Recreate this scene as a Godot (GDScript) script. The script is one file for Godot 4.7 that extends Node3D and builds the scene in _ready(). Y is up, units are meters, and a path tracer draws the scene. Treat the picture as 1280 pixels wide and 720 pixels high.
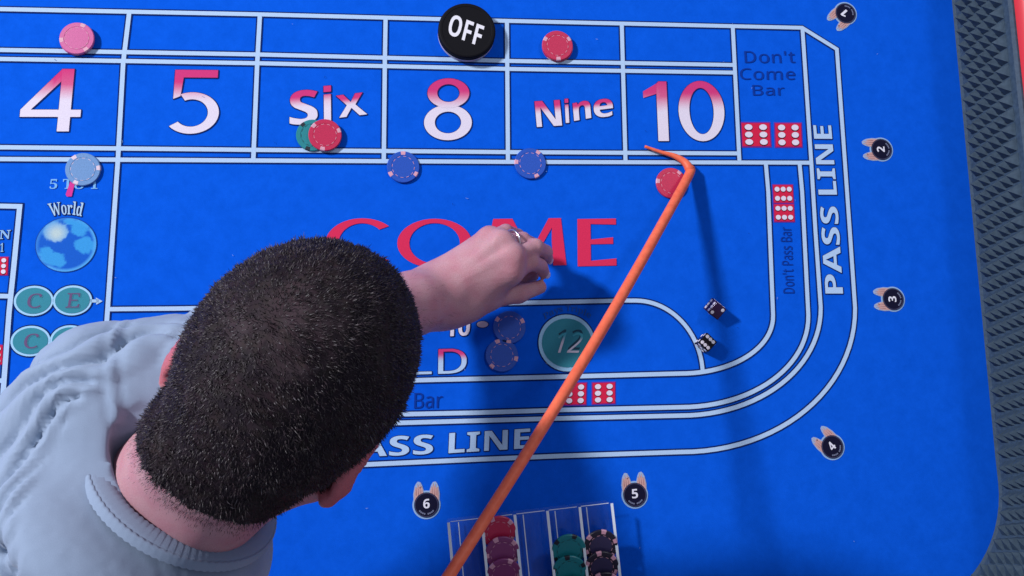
extends Node3D
# A close-up of a craps table seen from above: the printed blue felt, chips, puck, dice, chip rack, stick, the padded wall and the man who leans over it.
# Metres, y up; the felt lies at y = 0, x runs along the table and z towards the dealers' side.

var rng := RandomNumberGenerator.new()
var plain := FastNoiseLite.new()
var names := {}
var M := {}
var felt: MeshInstance3D
var wide := FastNoiseLite.new()

const LINE := Color(0.46, 0.64, 0.84)
const EDGE := Color(0.004, 0.022, 0.13)
const CREAM := Color(0.78, 0.72, 0.80)
const PINK := Color(0.66, 0.05, 0.20)
const RED := Color(0.72, 0.035, 0.10)
const NAVY := Color(0.004, 0.042, 0.30)
const TEAL := Color(0.05, 0.27, 0.33)

func _ready():
	rng.seed = 7
	wide.seed = 3; wide.frequency = 1.0; wide.fractal_octaves = 3
	plain.seed = 8; plain.frequency = 1.0; plain.fractal_type = FastNoiseLite.FRACTAL_NONE
	var cam := Camera3D.new(); cam.name = "camera"
	cam.transform = Transform3D(Basis(Vector3(0.992021, 0.122817, 0.028482), Vector3(0.009594, 0.151714, -0.988378), Vector3(-0.125711, 0.980764, 0.149325)), Vector3(0.318656, 1.092589, 0.324225))
	cam.fov = 34.77; cam.near = 0.05; cam.far = 60.0; cam.current = true
	add_child(cam)
	var we := WorldEnvironment.new(); we.name = "environment"
	var env := Environment.new()
	env.background_mode = Environment.BG_COLOR
	env.background_color = Color(0.55, 0.60, 0.80).linear_to_srgb()
	env.background_energy_multiplier = 0.37
	env.tonemap_mode = Environment.TONE_MAPPER_LINEAR
	env.tonemap_exposure = 1.0
	env.sdfgi_enabled = true; env.ssao_enabled = true; env.ssil_enabled = true
	we.environment = env; add_child(we)
	lamp("ceiling_lamp", "white ceiling lamp high over the left end of the table", Vector3(-3.30, 3.10, -1.80), Vector3(0.45, 0, 0.12), 0.46, 34.5, Color(0.97, 0.96, 1.0))
	lamp("ceiling_lamp", "smaller white ceiling lamp beyond the far right corner of the table", Vector3(1.9, 2.3, -1.25), Vector3(0.6, 0, 0.1), 0.40, 1.4, Color(0.95, 0.95, 1.0))
	materials()
	table()
	felt_print()
	things()
	person()

# ---------------------------------------------------------------- naming
func numbered(called: String) -> String:
	names[called] = names.get(called, -1) + 1
	return called if names[called] == 0 else "%s_%03d" % [called, names[called]]

func tag(o: Node, label: String, category: String, group := "", kind := ""):
	if label: o.set_meta("label", label)
	if category: o.set_meta("category", category)
	if group: o.set_meta("group", group)
	if kind: o.set_meta("kind", kind)

func thing(called: String, label: String, category: String, at := Vector3.ZERO, group := "") -> Node3D:
	var o := Node3D.new(); o.name = numbered(called); add_child(o); o.position = at
	tag(o, label, category, group)
	return o

func obj(called: String, mesh: Mesh, mat: Material, parent: Node, at := Vector3.ZERO) -> MeshInstance3D:
	var o := MeshInstance3D.new(); o.name = called; o.mesh = mesh; o.position = at
	if mat: o.material_override = null; o.mesh.surface_set_material(0, mat) if mesh is ArrayMesh else o.set_surface_override_material(0, mat)
	parent.add_child(o, true)
	return o

func piece(called: String, mesh: Mesh, mat: Material, parent: Node, t: Transform3D) -> MeshInstance3D:
	var o := MeshInstance3D.new(); o.name = called; o.mesh = mesh; o.set_surface_override_material(0, mat); o.transform = t
	parent.add_child(o, true)
	return o

# ---------------------------------------------------------------- materials
func noise_tex(freq: float, a: Color, b: Color, kind := FastNoiseLite.TYPE_SIMPLEX_SMOOTH, size := 512, octaves := 4, gain := 0.5) -> NoiseTexture2D:
	var n := FastNoiseLite.new(); n.noise_type = kind; n.frequency = freq; n.fractal_octaves = octaves; n.fractal_gain = gain; n.seed = 11
	var t := NoiseTexture2D.new(); t.width = size; t.height = size; t.seamless = true; t.noise = n
	var g := Gradient.new(); g.set_color(0, a.linear_to_srgb()); g.set_color(1, b.linear_to_srgb())
	t.color_ramp = g
	return t

func bump_tex(freq: float, strength: float, size := 512) -> NoiseTexture2D:
	var n := FastNoiseLite.new(); n.frequency = freq; n.fractal_octaves = 4; n.seed = 5
	var t := NoiseTexture2D.new(); t.width = size; t.height = size; t.seamless = true; t.noise = n; t.as_normal_map = true; t.bump_strength = strength
	return t

func mat(called: String, c: Color, rough := 0.8, spec := 0.5) -> StandardMaterial3D:
	var m := StandardMaterial3D.new(); m.resource_name = called
	m.albedo_color = c.linear_to_srgb(); m.roughness = rough; m.metallic_specular = spec
	M[called] = m
	return m

func triplanar(m: StandardMaterial3D, metres: float):
	m.uv1_triplanar = true; m.uv1_world_triplanar = true; m.uv1_scale = Vector3.ONE / metres

func materials():
	var m := mat("felt", Color.WHITE, 0.97, 0.1)
	m.albedo_texture = noise_tex(0.012, Color(0.0024, 0.086, 0.57), Color(0.0042, 0.110, 0.70), FastNoiseLite.TYPE_SIMPLEX_SMOOTH, 1024, 7, 0.8); triplanar(m, 0.42)
	m.normal_enabled = true; m.normal_texture = bump_tex(0.45, 2.0, 1024); m.normal_scale = 0.3
	m = mat("print", Color.WHITE, 0.9, 0.2); m.vertex_color_use_as_albedo = true; m.cull_mode = BaseMaterial3D.CULL_DISABLED
	m.albedo_texture = noise_tex(0.12, Color(0.82, 0.82, 0.84), Color(1, 1, 1)); triplanar(m, 0.12)
	m = mat("rubber", Color.WHITE, 0.62, 0.4); m.albedo_texture = noise_tex(0.05, Color(0.026, 0.048, 0.072), Color(0.054, 0.092, 0.130)); triplanar(m, 0.2)
	m.normal_enabled = true; m.normal_texture = bump_tex(0.2, 2.0); m.normal_scale = 0.3
	mat("vinyl", Color(0.66, 0.03, 0.035), 0.45)
	mat("apron", Color(0.03, 0.022, 0.02), 0.6)
	m = mat("carpet", Color.WHITE, 1.0, 0.1); m.albedo_texture = noise_tex(0.06, Color(0.03, 0.02, 0.03), Color(0.07, 0.05, 0.05)); triplanar(m, 0.3)
	var scuff := noise_tex(0.05, Color(0.72, 0.72, 0.74), Color(1, 1, 1))
	for c in [["chip_red", Color(0.60, 0.022, 0.085)], ["chip_pink", Color(0.66, 0.12, 0.32)], ["chip_blue", Color(0.012, 0.090, 0.50)], ["chip_pale_blue", Color(0.12, 0.29, 0.56)], ["chip_teal", Color(0.01, 0.25, 0.27)],
			["chip_black", Color(0.016, 0.013, 0.03)], ["chip_plum", Color(0.26, 0.045, 0.17)], ["spot_pink", Color(0.78, 0.40, 0.48)], ["spot_white", Color(0.78, 0.62, 0.70)], ["spot_dark", Color(0.012, 0.02, 0.03)], ["inlay_slate", Color(0.035, 0.028, 0.085)],
			["puck_black", Color(0.006, 0.006, 0.008)], ["puck_white", Color(0.62, 0.58, 0.66)], ["pip", Color(0.86, 0.82, 0.86)]]:
		m = mat(c[0], c[1], 0.42, 0.5)
		m.albedo_texture = scuff; m.normal_enabled = true; m.normal_texture = M.felt.normal_texture; m.normal_scale = 0.08; triplanar(m, 0.05)
	M.puck_black.roughness = 0.7; M.puck_black.metallic_specular = 0.25
	m = mat("die", Color(0.030, 0.008, 0.045), 0.12, 0.4)
	m = mat("die_black", Color(0.008, 0.006, 0.010), 0.22, 0.3)
	m = mat("cane", Color.WHITE, 0.5, 0.4); m.albedo_texture = noise_tex(0.02, Color(0.70, 0.105, 0.048), Color(0.90, 0.20, 0.09)); triplanar(m, 0.12)
	m = mat("acrylic", Color(0.75, 0.86, 0.95), 0.04, 0.22); m.albedo_color.a = 0.004; m.transparency = BaseMaterial3D.TRANSPARENCY_ALPHA
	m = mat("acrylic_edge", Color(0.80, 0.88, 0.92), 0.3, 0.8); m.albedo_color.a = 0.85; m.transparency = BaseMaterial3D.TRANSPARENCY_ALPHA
	m = mat("skin", Color.WHITE, 0.52, 0.4); m.vertex_color_use_as_albedo = true; m.subsurf_scatter_enabled = true; m.subsurf_scatter_strength = 0.12
	m.albedo_texture = noise_tex(0.06, Color(0.70, 0.58, 0.58), Color(1, 1, 1)); triplanar(m, 0.05)
	m.normal_enabled = true; m.normal_texture = bump_tex(0.16, 6.0); m.normal_scale = 0.6
	m = mat("jersey", Color.WHITE, 0.95, 0.2); m.albedo_texture = noise_tex(0.15, Color(0.215, 0.285, 0.385), Color(0.30, 0.385, 0.50)); triplanar(m, 0.05)
	m.normal_enabled = true; m.normal_texture = bump_tex(0.3, 4.0); m.normal_scale = 0.45; m.rim_enabled = true; m.rim = 0.25
	m = mat("hair_mass", Color.WHITE, 0.7, 0.25); m.vertex_color_use_as_albedo = true
	m = mat("hair_strand", Color.WHITE, 0.50, 0.38); m.vertex_color_use_as_albedo = true; m.cull_mode = BaseMaterial3D.CULL_DISABLED
	mat("hair_dark", Color(0.03, 0.02, 0.02), 0.6)
	mat("trousers", Color(0.012, 0.012, 0.016), 0.9)
	mat("shoe_leather", Color(0.01, 0.01, 0.01), 0.4)
	m = mat("silver", Color(0.85, 0.85, 0.86), 0.22); m.metallic = 1.0

func lamp(called: String, label: String, at: Vector3, aim: Vector3, size: float, energy: float, c: Color):
	var o := thing(called, label, "lamp", at)
	o.look_at_from_position(at, aim, Vector3.UP)
	var st := SurfaceTool.new(); st.begin(Mesh.PRIMITIVE_TRIANGLES)
	lathe(st, [[0.0, 0.10], [size * 0.62, 0.10], [size * 0.62, -0.012], [size * 0.57, -0.012], [size * 0.57, 0.02], [0.0, 0.02]], 32, Transform3D(Basis(Vector3.RIGHT, PI / 2), Vector3.ZERO))
	var hm := StandardMaterial3D.new(); hm.resource_name = "lamp_housing"; hm.albedo_color = Color(0.6, 0.6, 0.6); hm.roughness = 0.5
	obj("housing", done(st), hm, o)
	st = SurfaceTool.new(); st.begin(Mesh.PRIMITIVE_TRIANGLES)
	lathe(st, [[0.0, 0.004], [size * 0.56, 0.004], [size * 0.56, 0.012], [0.0, 0.012]], 32, Transform3D(Basis(Vector3.RIGHT, PI / 2), Vector3.ZERO))
	var gm := StandardMaterial3D.new(); gm.resource_name = "lamp_glow"; gm.albedo_color = Color(0.9, 0.9, 0.9); gm.emission_enabled = true; gm.emission = c; gm.emission_energy_multiplier = 1.5
	obj("lamp_lens", done(st), gm, o)
	var l := AreaLight3D.new(); l.name = "light"
	l.area_size = Vector2(size, size); l.area_normalize_energy = true; l.light_energy = energy; l.light_color = c; l.shadow_enabled = true; l.area_range = 12.0
	o.add_child(l); l.position = Vector3(0, 0, -0.03)

# ---------------------------------------------------------------- mesh helpers
func begin() -> SurfaceTool:
	var st := SurfaceTool.new(); st.begin(Mesh.PRIMITIVE_TRIANGLES); return st

func done(st: SurfaceTool) -> ArrayMesh:
	st.generate_normals()
	return st.commit()

func quad(st: SurfaceTool, a: Vector3, b: Vector3, c: Vector3, d: Vector3):
	for p in [a, b, c, a, c, d]: st.add_vertex(p)

# profile of [radius, height], turned about y; flat shaded between rings, smooth round
func lathe(st: SurfaceTool, prof: Array, n: int, t := Transform3D.IDENTITY):
	for k in prof.size() - 1:
		st.set_smooth_group(k + 1)
		for i in n:
			var a := TAU * i / n; var b := TAU * (i + 1) / n
			var p := func(j, ang): return t * Vector3(prof[j][0] * cos(ang), prof[j][1], prof[j][0] * sin(ang))
			var q := [p.call(k, a), p.call(k, b), p.call(k + 1, b), p.call(k + 1, a)]
			if prof[k][0] > 0: for v in [q[0], q[1], q[2]]: st.add_vertex(v)
			if prof[k + 1][0] > 0: for v in [q[0], q[2], q[3]]: st.add_vertex(v)

func box(st: SurfaceTool, c: Vector3, s: Vector3, t := Transform3D.IDENTITY):
	var h := s / 2
	st.set_smooth_group(-1)
	for ax in 3:
		for sg in [-1.0, 1.0]:
			var n := Vector3.ZERO; n[ax] = sg
			var u := Vector3.ZERO; u[(ax + 1) % 3] = 1
			var v := n.cross(u)
			quad(st, t * (c + (n + u + v) * h), t * (c + (n + u - v) * h), t * (c + (n - u - v) * h), t * (c + (n - u + v) * h))

# tube along points with a radius each
func tube(st: SurfaceTool, pts: Array, rad: Array, n := 12):
	var rings := []
	var side := Vector3.UP
	for i in pts.size():
		var d: Vector3 = (pts[mini(i + 1, pts.size() - 1)] - pts[maxi(i - 1, 0)]).normalized()
		var x := d.cross(side).normalized() if absf(d.dot(side)) < 0.98 else d.cross(Vector3.RIGHT).normalized()
		var y := d.cross(x).normalized()
		var r := []
		for k in n: r.append(pts[i] + (x * cos(TAU * k / n) + y * sin(TAU * k / n)) * rad[i])
		rings.append(r)
	st.set_smooth_group(0)
	for i in rings.size() - 1:
		for k in n:
			var k2 := (k + 1) % n
			quad(st, rings[i][k], rings[i + 1][k], rings[i + 1][k2], rings[i][k2])
	for e in [0, rings.size() - 1]:
		for k in n:
			var k2 := (k + 1) % n
			for p in ([pts[e], rings[e][k], rings[e][k2]] if e == 0 else [pts[e], rings[e][k2], rings[e][k]]): st.add_vertex(p)

func smooth_path(pts: Array, per := 8) -> Array:
	var c := Curve3D.new(); c.bake_interval = 0.01
	for i in pts.size():
		var tn: Vector3 = (pts[mini(i + 1, pts.size() - 1)] - pts[maxi(i - 1, 0)]) / 6.0
		c.add_point(pts[i], -tn, tn)
	var out := []
	for i in (pts.size() - 1) * per + 1: out.append(c.sample(mini(i / per, pts.size() - 2), float(i - mini(i / per, pts.size() - 2) * per) / per))
	return out

# ---------------------------------------------------------------- flat print on the felt
const Y0 := 0.0005   # dye outline under the print
const Y1 := 0.0009
const Y2 := 0.0013

func poly(st: SurfaceTool, pts: PackedVector2Array, y: float, c: Color):
	for i in Geometry2D.triangulate_polygon(pts):
		st.set_color(c); st.add_vertex(Vector3(pts[i].x, y, pts[i].y))

func ribbon(st: SurfaceTool, path: Array, w: float, y: float, c: Color, closed := false):
	var n := path.size()
	var l := []; var r := []
	for i in n:
		var a: Vector2 = path[(i - 1 + n) % n] if closed else path[maxi(i - 1, 0)]
		var b: Vector2 = path[(i + 1) % n] if closed else path[mini(i + 1, n - 1)]
		var p: Vector2 = path[i]
		var d1 := (p - a).normalized() if p != a else (b - p).normalized()
		var d2 := (b - p).normalized() if p != b else d1
		var m := (d1 + d2).normalized()
		var nn := Vector2(-m.y, m.x) / maxf(0.5, m.dot(d1)) * w / 2
		l.append(p + nn); r.append(p - nn)
	for i in (n if closed else n - 1):
		var j := (i + 1) % n
		for q in [l[i], r[i], r[j], l[i], r[j], l[j]]:
			st.set_color(c); st.add_vertex(Vector3(q.x, y, q.y))

func ellipse(c: Vector2, rx: float, ry: float, n := 40) -> PackedVector2Array:
	var out := PackedVector2Array()
	for i in n: out.append(c + Vector2(rx * cos(TAU * i / n), ry * sin(TAU * i / n)))
	return out

func quarter(a: Vector2, b: Vector2, corner: Vector2, n := 24) -> Array:
	var out := []
	for i in n + 1: out.append(a.bezier_interpolate(a.lerp(corner, 0.56), b.lerp(corner, 0.56), b, float(i) / n))
	return out

var line_lift := 0.0
func felt_line(path: Array, w := 0.0052):
	var st := begin()
	line_lift += 0.00001
	ribbon(st, path, w + 0.0034, Y0 + line_lift, EDGE)
	ribbon(st, path, w, Y1 + line_lift, LINE)
	obj("printed_line", done(st), M.print, felt)

# triangles of a text, its bounding box scaled to the unit square
func glyphs(text: String, face: String, bold: bool, fine := 1) -> PackedVector2Array:
	var tm := TextMesh.new(); tm.text = text; tm.depth = 0.0; tm.font_size = 64; tm.pixel_size = 0.01; tm.curve_step = 1.0
	var f := SystemFont.new(); f.font_names = PackedStringArray([face]); f.font_weight = 700 if bold else 400
	tm.font = f
	var a := tm.get_mesh_arrays()
	var v: PackedVector3Array = a[Mesh.ARRAY_VERTEX]
	var idx: PackedInt32Array = a[Mesh.ARRAY_INDEX] if a[Mesh.ARRAY_INDEX] != null else PackedInt32Array(range(v.size()))
	var tri := PackedVector2Array()
	var lo := Vector2(1e9, 1e9); var hi := -lo
	for i in idx:
		var p := Vector2(v[i].x, v[i].y); tri.append(p); lo = lo.min(p); hi = hi.max(p)
	for i in tri.size(): tri[i] = (tri[i] - lo) / (hi - lo)
	for k in fine:
		var more := PackedVector2Array()
		for i in range(0, tri.size(), 3):
			var A := tri[i]; var B := tri[i + 1]; var C := tri[i + 2]
			var ab := (A + B) / 2; var bc := (B + C) / 2; var ca := (C + A) / 2
			more.append_array([A, ab, ca, ab, B, bc, ca, bc, C, ab, bc, ca])
		tri = more
	return tri

# how: from, to (baseline ends), top (above "from"), colours, arch, fan, edge
func put_text(st: SurfaceTool, tri: PackedVector2Array, bl: Vector2, br: Vector2, tl: Vector2, cols: Array, arch := 0.0, fan := 0.0, edge := 0.0011, lift := 0.0):
	var spots := [[Vector2.ZERO, Y1, cols]]
	if edge > 0:
		for k in 8: spots.append([Vector2.from_angle(TAU * k / 8) * edge + Vector2(edge, edge) * 0.3, Y0 - 0.00002 * k, [EDGE]])
	for s in spots:
		for p in tri:
			var u := p.x; var v := p.y
			var q := bl + (br - bl) * (0.5 + (u - 0.5) * (1.0 - fan * (1.0 - v))) + (tl - bl) * (v + arch * (1.0 - pow(2.0 * u - 1.0, 2)))
			var c: Color = s[2][0]
			if s[2].size() > 1: c = s[2][1].lerp(s[2][0], smoothstep(0.48, 0.82, v))
			st.set_color(c); st.add_vertex(Vector3(q.x + s[0].x, s[1] + lift, q.y + s[0].y))

func felt_text(called: String, text: String, bl: Vector2, br: Vector2, tl: Vector2, cols: Array, face := "Droid Sans", bold := true, arch := 0.0, fan := 0.0, edge := 0.0011):
	var st := begin()
	put_text(st, glyphs(text, face, bold, 3 if cols.size() > 1 else 2 if arch else 0), bl, br, tl, cols, arch, fan, edge)
	obj(called, done(st), M.print, felt)

func ring_stroke(st: SurfaceTool, f: Callable, c: Vector2, ro: Vector2, ri: Vector2, a0: float, a1: float, y: float, col: Color, n := 40):
	for i in n:
		var a := lerpf(a0, a1, float(i) / n); var b := lerpf(a0, a1, float(i + 1) / n)
		var q := [c + ro * Vector2(cos(a), sin(a)), c + ro * Vector2(cos(b), sin(b)), c + ri * Vector2(cos(b), sin(b)), c + ri * Vector2(cos(a), sin(a))]
		for k in [0, 1, 2, 0, 2, 3]:
			var p: Vector2 = f.call(q[k]); st.set_color(col); st.add_vertex(Vector3(p.x, y, p.y))

func flat_letter(called: String, polys: Array, rings: Array, bl: Vector2, br: Vector2, tl: Vector2, col: Color):
	var st := begin()
	var f := func(p: Vector2): return bl + (br - bl) * p.x + (tl - bl) * p.y
	for p in polys:
		var w := PackedVector2Array()
		for q in p: w.append(f.call(q))
		poly(st, w, Y1, col)
	for r in rings: ring_stroke(st, f, r[0], r[1], r[2], r[3], r[4], Y1, col)
	obj(called, done(st), M.print, felt)

# a numeral drawn from polygons and ring strokes in a unit square; layers lie one just above the other
func digit(polys: Array, rings: Array, bl: Vector2, br: Vector2, tl: Vector2):
	var st := begin()
	for k in polys.size():
		var tri := PackedVector2Array()
		for p in polys[k]:
			for i in Geometry2D.triangulate_polygon(p): tri.append(p[i])
		for r in rings[k]:
			for i in 44:
				var a := lerpf(r[3], r[4], i / 44.0); var b := lerpf(r[3], r[4], (i + 1) / 44.0)
				var q := [r[0] + r[1] * Vector2.from_angle(a), r[0] + r[1] * Vector2.from_angle(b), r[0] + r[2] * Vector2.from_angle(b), r[0] + r[2] * Vector2.from_angle(a)]
				for j in [0, 1, 2, 0, 2, 3]: tri.append(q[j])
		for f in 2:
			var more := PackedVector2Array()
			for i in range(0, tri.size(), 3):
				var A := tri[i]; var B := tri[i + 1]; var C := tri[i + 2]
				var ab := (A + B) / 2; var bc := (B + C) / 2; var ca := (C + A) / 2
				more.append_array([A, ab, ca, ab, B, bc, ca, bc, C, ab, bc, ca])
			tri = more
		put_text(st, tri, bl, br, tl, [PINK, CREAM], 0.0, 0.0, 0.0011 if k == 0 or rings[k].size() else 0.0, 0.00015 * k)
	obj("printed_number", done(st), M.print, felt)

func printed_die(bl: Vector2, br: Vector2, tl: Vector2, across: int, down: int):
	var st := begin()
	var f := func(u: float, v: float): return bl + (br - bl) * u + (tl - bl) * v
	poly(st, PackedVector2Array([f.call(-0.04, -0.05), f.call(1.04, -0.05), f.call(1.04, 1.05), f.call(-0.04, 1.05)]), Y0, Color(0.20, 0.03, 0.30))
	poly(st, PackedVector2Array([f.call(0, 0), f.call(1, 0), f.call(1, 1), f.call(0, 1)]), Y1, Color(0.68, 0.022, 0.07))
	for i in across:
		for j in down:
			var u := lerpf(0.24, 0.76, float(i) / (across - 1)) if across == 2 else lerpf(0.19, 0.81, float(i) / (across - 1))
			var v := lerpf(0.24, 0.76, float(j) / (down - 1)) if down == 2 else lerpf(0.18, 0.82, float(j) / (down - 1))
			var e := PackedVector2Array(); var d := PackedVector2Array()
			var s := Vector2(0.14, 0.125) if across == 2 else Vector2(0.13, 0.14)
			for k in 16:
				var a := TAU * k / 16
				e.append(f.call(u + s.x * cos(a), v + s.y * sin(a))); d.append(f.call(u + s.x * 1.12 * cos(a), v - 0.02 + s.y * 1.2 * sin(a)))
			poly(st, d, Y1 + 0.0002, Color(0.10, 0.008, 0.02)); poly(st, e, Y2, CREAM)
	obj("printed_dice", done(st), M.print, felt)

# a player's place: a dark numbered disc with two open hands above it, printed facing the player
func badge(text: String, c: Vector2, up: Vector2):
	up = up.normalized()
	var rt := Vector2(-up.y, up.x)
	var r := 0.0142
	var f := func(p: Vector2): return c + (rt * p.x + up * p.y) * r
	var st := begin()
	poly(st, ellipse(c, r * 1.14, r * 1.14), Y0, Color(0.30, 0.48, 0.72))
	for s in [-1.0, 1.0]:
		var halo := PackedVector2Array(); var hand := PackedVector2Array()
		for p in [[1.04, 0.1], [1.08, 0.9], [0.98, 1.5], [0.86, 1.75], [0.72, 1.92], [0.5, 1.86], [0.36, 1.6], [0.24, 1.2], [0.1, 0.6], [0.1, 0.1]]:
			halo.append(f.call(Vector2(p[0] * s, p[1] * 0.97)))
		poly(st, halo, Y0 + 0.0001, Color(0.34, 0.46, 0.66))
		for p in [[0.96, 0.1], [1.0, 0.9], [0.9, 1.45], [0.76, 1.3], [0.74, 1.72], [0.62, 1.35], [0.54, 1.76], [0.46, 1.3], [0.4, 1.5], [0.3, 1.1], [0.16, 0.6], [0.16, 0.1]]:
			hand.append(f.call(Vector2(p[0] * s, p[1])))
		poly(st, hand, Y1, Color(0.60, 0.36, 0.32))
		for k in 3:
			var x: float = [0.84, 0.66, 0.47][k] * s
			poly(st, PackedVector2Array([f.call(Vector2(x - 0.02, 0.75)), f.call(Vector2(x + 0.025, 0.75)), f.call(Vector2(x, 1.38))]), Y1 + 0.0002, Color(0.34, 0.15, 0.15))
	poly(st, ellipse(c, r, r), Y2, Color(0.010, 0.010, 0.030))
	ribbon(st, Array(ellipse(c, r * 0.93, r * 0.93)), 0.0009, Y2 + 0.0001, Color(0.06, 0.06, 0.12), true)
	# the small unreadable lettering along the lower rim
	for k in 9:
		var a := -PI / 2 + (k - 4) * 0.21
		var p := Vector2(cos(a), sin(a)) * 0.72
		if k != 4: poly(st, ellipse(f.call(p), r * 0.085, r * 0.085, 5), Y2 + 0.0001, Color(0.16, 0.18, 0.26))
	put_text(st, glyphs(text, "Droid Sans", true), f.call(Vector2(-0.26, -0.28)), f.call(Vector2(0.26, -0.28)), f.call(Vector2(-0.26, 0.48)), [Color(0.80, 0.80, 0.86)], 0.0, 0.0, 0.0, 0.0007)
	obj("player_badge", done(st), M.print, felt)

func bet_circle(c: Vector2, rx: float, ry: float, text: String):
	var st := begin()
	poly(st, ellipse(c, rx + 0.0014, ry + 0.0014), Y0, EDGE)
	poly(st, ellipse(c, rx, ry), Y1, Color(0.38, 0.66, 0.86))
	poly(st, ellipse(c, rx * 0.88, ry * 0.86), Y2, TEAL)
	if text == "12":
		var tri := glyphs("12", "Droid Sans", false, 2)
		put_text(st, tri, Vector2(0.5080, 0.2335), Vector2(0.5384, 0.2340), Vector2(0.5148, 0.2094), [Color(0.03, 0.08, 0.12)], 0, 0, 0, 0.0006)
		put_text(st, tri, Vector2(0.5060, 0.2373), Vector2(0.5373, 0.2379), Vector2(0.5147, 0.2132), [TEAL * 1.4, CREAM], 0, 0, 0, 0.0008)
	else:
		var tri := glyphs(text, "Droid Serif", false)
		for k in 2:
			var o := Vector2(0.0012, 0.001) * (1 - k)
			put_text(st, tri, c + Vector2(-0.34 * rx, 0.48 * ry) + o, c + Vector2(0.34 * rx, 0.48 * ry) + o, c + Vector2(-0.34 * rx + 0.002, -0.48 * ry) + o, [Color(0.06, 0.22, 0.28) if k == 0 else Color(0.15, 0.10, 0.20)], 0, 0, 0, 0.0006 + 0.0002 * k)
	obj("bet_circle", done(st), M.print, felt)

func globe(c: Vector2, rx: float, ry: float):
	var st := begin()
	poly(st, ellipse(c, rx + 0.001, ry + 0.001), Y0, Color(0.01, 0.06, 0.32))
	var look := func(p: Vector2) -> Color:
		var land := 0.0
		for b in [[-0.38, -0.48, 0.40, 0.36], [0.62, 0.02, 0.32, 0.30], [0.42, -0.62, 0.28, 0.30], [-0.42, 0.52, 0.40, 0.22], [-0.65, 0.32, 0.22, 0.22], [-0.2, 0.66, 0.2, 0.16], [0.1, -0.85, 0.2, 0.12]]:
			var q := Vector2((p.x - b[0]) / b[2], (p.y - b[1]) / b[3])
			land = maxf(land, smoothstep(1.15, 0.9, q.length() + 0.25 * wide.get_noise_2d(p.x * 4.0, p.y * 4.0)))
		var col := Color(0.014, 0.12, 0.56).lerp(Color(0.05, 0.34, 0.72), land)
		col = col.lerp(Color(0.10, 0.42, 0.80), smoothstep(0.86, 0.97, p.length()) * (0.9 if p.x + p.y > 0.2 else 0.35))
		return col.lerp(Color(0.50, 0.64, 0.62), clampf(1.25 - (p - Vector2(-0.34, -0.42)).length() * 2.4, 0, 1) * land)
	var nr := 22; var na := 64
	for i in nr:
		for j in na:
			var q := []
			for k in [[i, j], [i, j + 1], [i + 1, j + 1], [i + 1, j]]: q.append(Vector2.from_angle(TAU * k[1] / na) * float(k[0]) / nr)
			for k in [0, 1, 2, 0, 2, 3]:
				st.set_color(look.call(q[k])); st.add_vertex(Vector3(c.x + q[k].x * rx, Y1, c.y + q[k].y * ry))
	obj("printed_globe", done(st), M.print, felt)

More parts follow.
